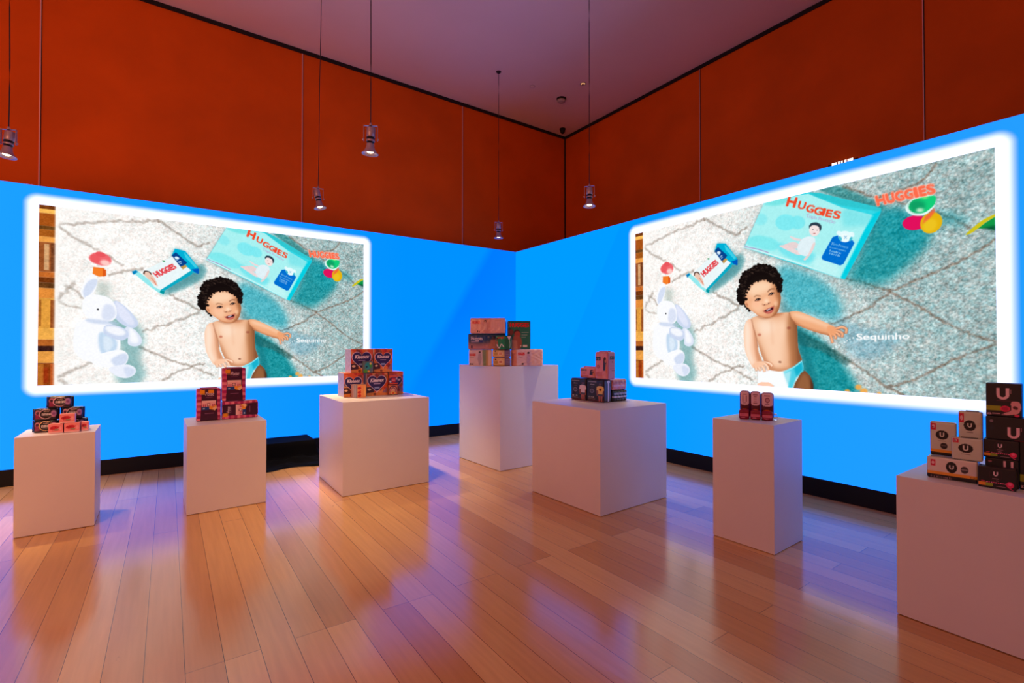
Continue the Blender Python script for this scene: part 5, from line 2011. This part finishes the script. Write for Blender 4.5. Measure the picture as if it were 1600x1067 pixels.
edges = ((1155.8, 1172.0), (1172.1, 1189.0), (1189.1, 1209.5))
for i, (a, b) in enumerate(edges):
    org, w, h, y = S6.frame(a, b, (610.5, 611.5, 613.5)[i], 652, 0.062, None)
    me = pack_mesh('absorbent_underwear_tube', w, 0.085, h, {'front': art_tube(w, h, i), 'right': (110, 60, 130), 'top': (206, 160, 170), 'side': (92, 10, 30)}, r=0.024, wr=0.0008, seed=i)
    o = put('absorbent_underwear_tube', me, M['film'], org, y, ('leftmost upright burgundy tube with a pale cap band', 'middle upright burgundy tube with a pale cap band', 'rightmost upright burgundy tube, beside the clear wrap')[i], 'underwear pack', GB)
for i, (a, b) in enumerate(((1154.4, 1171.0), (1172.0, 1189.0), (1190.0, 1208.3))):
    org, w, h, y = S6.frame(a, b, (639.5, 641, 643)[i], 654.5, -0.012, None)
    me = pack_mesh('liner_pouch', w, 0.058, h, {'front': art_lay(w, h), 'top': (150, 14, 50), 'side': (120, 8, 40)}, r=0.016, wr=0.0016, seed=i + 5)
    o = put('liner_pouch', me, M['film'], org, y, ('leftmost burgundy pouch lying before the tubes', 'middle burgundy pouch lying before the tubes', 'rightmost burgundy pouch lying before the tubes')[i], 'liner pack', GB)
org, w, h, y = S6.frame(1209.3, 1214.6, 642, 655, 0.02, None)
me = pack_mesh('clear_wrapped_pack', w, 0.05, 0.052, {'side': (230, 235, 245)}, r=0.012, wr=0.003, seed=9)
put('clear_wrapped_pack', me, M['clear'], org, y, 'small clear plastic wrap at the right end of the burgundy packs', 'pack')

# ---- plinth 7: mint and black packs
S7 = Stand(7, 1449, 745.0, -49)
GM, GK = 'mint packs on the plinth at the right edge', 'black packs on the plinth at the right edge'


def u_mark(C, cx, cy, s, col):
    """round-bottomed U"""
    t = s * 0.24
    P = [(cx - s * .45, cy - s * .55), (cx - s * .45 + t, cy - s * .55), (cx - s * .45 + t, cy + s * .1)]
    n = 12
    for i in range(n + 1):
        a = math.pi - math.pi * i / n
        P.append((cx + (s * .45 - t) * math.cos(a), cy + s * .1 + (s * .34 - t * .4) * math.sin(a)))
    P += [(cx + s * .45 - t, cy - s * .55), (cx + s * .45, cy - s * .55), (cx + s * .45, cy + s * .1)]
    for i in range(n + 1):
        a = math.pi * i / n
        P.append((cx + s * .45 * math.cos(a), cy + s * .1 + s * .48 * math.sin(a)))
    C.poly(P, col)


def art_mint(kind):
    def f(w, h):
        H = 100 * h / w
        base = (206, 206, 184) if kind != 'long' else (226, 210, 196)
        C = Canvas(100, H, 3.2, base)
        if kind == 'long':
            u0 = 50
            C.rect(0, H * .66, 100, H * .80, (240, 160, 50))
            C.rect(0, H * .80, 100, H, (20, 14, 18))
            C.words(8, H * .95, 46, H * .09, (190, 150, 150), 0, 10)
            C.rect(8, H * .12, 18, H * .42, (206, 24, 60))
            C.oval(13, H * .27, 3, H * .07, (240, 190, 196))
            C.oval(50, H * .40, 11, H * .26, (22, 16, 20))
            u_mark(C, 50, H * .39, 10, (226, 214, 206))
            C.oval(75, H * .44, 7.5, H * .16, (70, 60, 62))
            C.rect(69, H * .41, 81, H * .46, (160, 140, 140))
            C.words(86, H * .78, 10, H * .07, (120, 80, 40), 0, 11)
            return C
        C.rect(4, H * .04, 24, H * .24, (206, 24, 60))
        C.oval(14, H * .14, 6, H * .05, (240, 190, 196))
        C.text('32', 9, H * .17, 8, (120, 10, 40), bold=0.05)
        if kind == 'mid':
            C.oval(48, H * .29, 25, H * .115, (22, 16, 20))
            u_mark(C, 48, H * .285, 21, (226, 222, 206))
            C.rect(33, H * .43, 62, H * .44, (120, 110, 100))
            C.oval(55, H * .60, 16, H * .06, (36, 28, 32))
            return C
        C.oval(47, H * .38 if kind == 'tall' else H * .46, 24, H * .14 if kind == 'tall' else H * .20, (22, 16, 20))
        u_mark(C, 47, H * (.37 if kind == 'tall' else .45), 20, (226, 222, 206))
        C.rect(32, H * .55 if kind == 'tall' else H * .72, 62, H * .565 if kind == 'tall' else H * .74, (120, 110, 100))
        if kind == 'tall':
            C.oval(54, H * .70, 14, H * .09, (36, 28, 32))
            C.rect(44, H * .68, 64, H * .71, (110, 96, 96))
            C.rect(0, H * .82, 100, H * .90, (240, 160, 50))
            C.rect(0, H * .90, 100, H, (20, 14, 18))
        return C
    return f


def mint(xl, xr, yt, ybp, dd, zb, kind, d, label, seed, yaw=None, flap=True):
    org, w, h, y = S7.frame(xl, xr, yt, ybp, dd, zb, yaw)
    bd = {'top': (190, 186, 160), 'left': (28, 22, 26) if kind == 'long' else (150, 150, 130), 'right': (200, 196, 168), 'side': (196, 194, 170)}
    me = pack_mesh('sanitary_pad_pack', w, d, h, {'front': art_mint(kind)(w, h), **bd}, r=0.008, belly=0.002, wr=0.0012, seed=seed, pitch=0.0022)
    o = put('sanitary_pad_pack', me, M['film'], org, y, label, 'pad pack', GM)
    if flap:
        bm = bmesh.new()
        add_box(bm, (w * 0.3, d * 0.3, h - 0.001), (w * 0.85, d * 0.62, h + 0.004), 0.0015)
        bm_obj('folded_flap', bm, M['darkflap'], o)
    return w, h


M['darkflap'] = mat('dark_printed_flap', (52, 48, 44), 0.4)
z7 = S7.h
wD7, hD7 = mint(1448, 1528, 712, 741.2, 0.0, None, 'long', 0.11, 'long cream pad pack with an orange stripe, lying at the bottom left', 1, flap=False)
zD = z7 + hD7 + 0.002
mint(1453, 1494.3, 658, 709, 0.052, zD, 'tall', 0.05, 'tall mint pad pack with orange foot, at the left end', 2, flap=False)
mint(1497.5, 1535.5, 642, 700, 0.055, zD, 'mid', 0.05, 'mint pad pack at the back, tallest of the mint ones, beside the black stack', 4)
mint(1486.5, 1535.3, 682.3, 714, 0.004, zD, 'low', 0.045, 'square mint pad pack with dark folded top, at the front on the cream pack', 3)


def art_dark(kind):
    def f(w, h):
        H = 100 * h / w
        C = Canvas(100, H, 3.2, (24, 15, 19))
        pk = (224, 60, 110)
        if kind == 'top':
            u_mark(C, 48, H * .31, 40, (246, 200, 206))
            C.rect(69, H * .18, 71, H * .30, (190, 140, 150))
            C.rect(30, H * .51, 74, H * .525, (110, 30, 50))
            C.rect(0, H * .68, 42, H * .83, (156, 160, 20))
            C.rect(0, H * .83, 100, H, (20, 12, 16))
            C.text('32', 3, H * .955, 11, (236, 190, 200), bold=0.03, fit=12)
            C.rect(17, H * .90, 40, H * .93, (206, 150, 160))
            C.rect(44, H * .92, 60, H * .95, (170, 110, 120))
            C.poly([(70, H * .58), (80, H * .52), (94, H * .56), (97, H * .72), (90, H * .88), (76, H * .92), (58, H * .94), (50, H * .90), (70, H * .80)], (230, 160, 164), smooth=True)
            C.oval(82, H * .72, 6, H * .06, (90, 40, 46), rot=-50)
            C.oval(54, H * .76, 14, H * .09, (232, 30, 84))
            C.oval(54, H * .76, 10, H * .055, (190, 20, 70))
            C.oval(86, H * .95, 7, H * .04, (232, 40, 90))
        elif kind == 'low':
            u_mark(C, 70, H * .22, 34, (246, 190, 200))
            C.oval(15, H * .12, 6, H * .04, (150, 90, 110))
        elif kind == 'side':
            u_mark(C, 70, H * .66, 34, (246, 190, 200))
            C.rect(89, H * .42, 90.5, H * .58, (180, 120, 136))
            C.oval(15, H * .2, 5, H * .06, (130, 110, 120))
            C.oval(16, H * .5, 5, H * .12, (20, 40, 60), 0.7, 3)
            C.rect(72, H * .97, 96, H, (150, 30, 60))
        else:
            C.oval(47, H * .36, 17, H * .34, (60, 20, 34), 0.7)
            C.oval(47, H * .36, 15, H * .30, (24, 15, 19))
            u_mark(C, 47, H * .30, 14, (246, 214, 220))
            C.rect(38, H * .52, 56, H * .545, (190, 140, 150), 0.8)
            C.words(41, H * .65, 14, H * .06, (216, 150, 170), 0, 12)
            C.rect(0, H * .74, 22, H * .90, (240, 150, 40))
            C.rect(20, H * .76, 40, H * .90, (150, 170, 40))
            for i in range(9):
                C.oval(24 + i * 6, H * .72, 2.2, H * .03, (236, 70, 120) if i % 2 else (244, 130, 170))
            C.rect(48, H * .86, 74, H * .89, (190, 150, 160), 0.8)
            C.rect(8, H * .68, 18, H * .71, pk)
            C.oval(84, H * .74, 10, H * .15, (236, 40, 100))
            C.oval(84, H * .70, 5, H * .06, (250, 110, 150))
            C.line([(78, H * .80), (84, H * .90), (92, H * .98)], 2.4, (240, 60, 120))
            C.rect(0, H * .0, 100, H * .02, (96, 50, 30), 0.6)
        return C
    return f


def dark(xl, xr, yt, ybp, dd, zb, kind, d, label, seed, name='tampon_box'):
    org, w, h, y = S7.frame(xl, xr, yt, ybp, dd, zb)
    me = pack_mesh(name, w, d, h, {'front': art_dark(kind)(w, h), 'top': (40, 26, 32), 'left': (30, 16, 22), 'side': (22, 14, 18)}, r=0.003, pitch=0.0022)
    o = put(name, me, M['card'], org, y, label, 'tampon box', GK)
    bm = bmesh.new()
    add_box(bm, (w * 0.25, -0.0003, h + 0.0001), (w * 0.75, d * 0.4, h + 0.0009))
    bm_obj('tuck_flap', bm, M['darkcard'], o)
    return w, h


M['darkcard'] = mat('dark_card', (34, 22, 28), 0.5)
dark(1528.5, 1588.0, 727.1, 760.9, -0.035, None, 'wide', 0.06, 'wide black tampon box at the very front, pink tampon printed at its right', 1)
wH, hH = dark(1539.5, 1592, 714, 750, 0.035, None, 'low', 0.09, 'black box behind the front tampon box, only the tops of its pale letter showing', 2)
zH = z7 + hH + 0.002
wG, hG = dark(1536.8, 1592.5, 685.3, 714, 0.03, zH, 'wide', 0.08, 'wide black tampon box in the middle of the black stack', 3)
zG = zH + hG + 0.002
wF7, hF7 = dark(1540.3, 1603, 649.5, 684, 0.04, zG, 'side', 0.09, 'black box with the pale letter at its right, under the topmost box', 4)
dark(1540.6, 1597.2, 598, 646, 0.045, zG + hF7 + 0.002, 'top', 0.08, 'topmost black box with large pale letter and lime stripe', 5)
dark(1593.5, 1660, 690, 765, 0.045, None, 'top', 0.09, 'tall black box at the right edge of the view', 6)
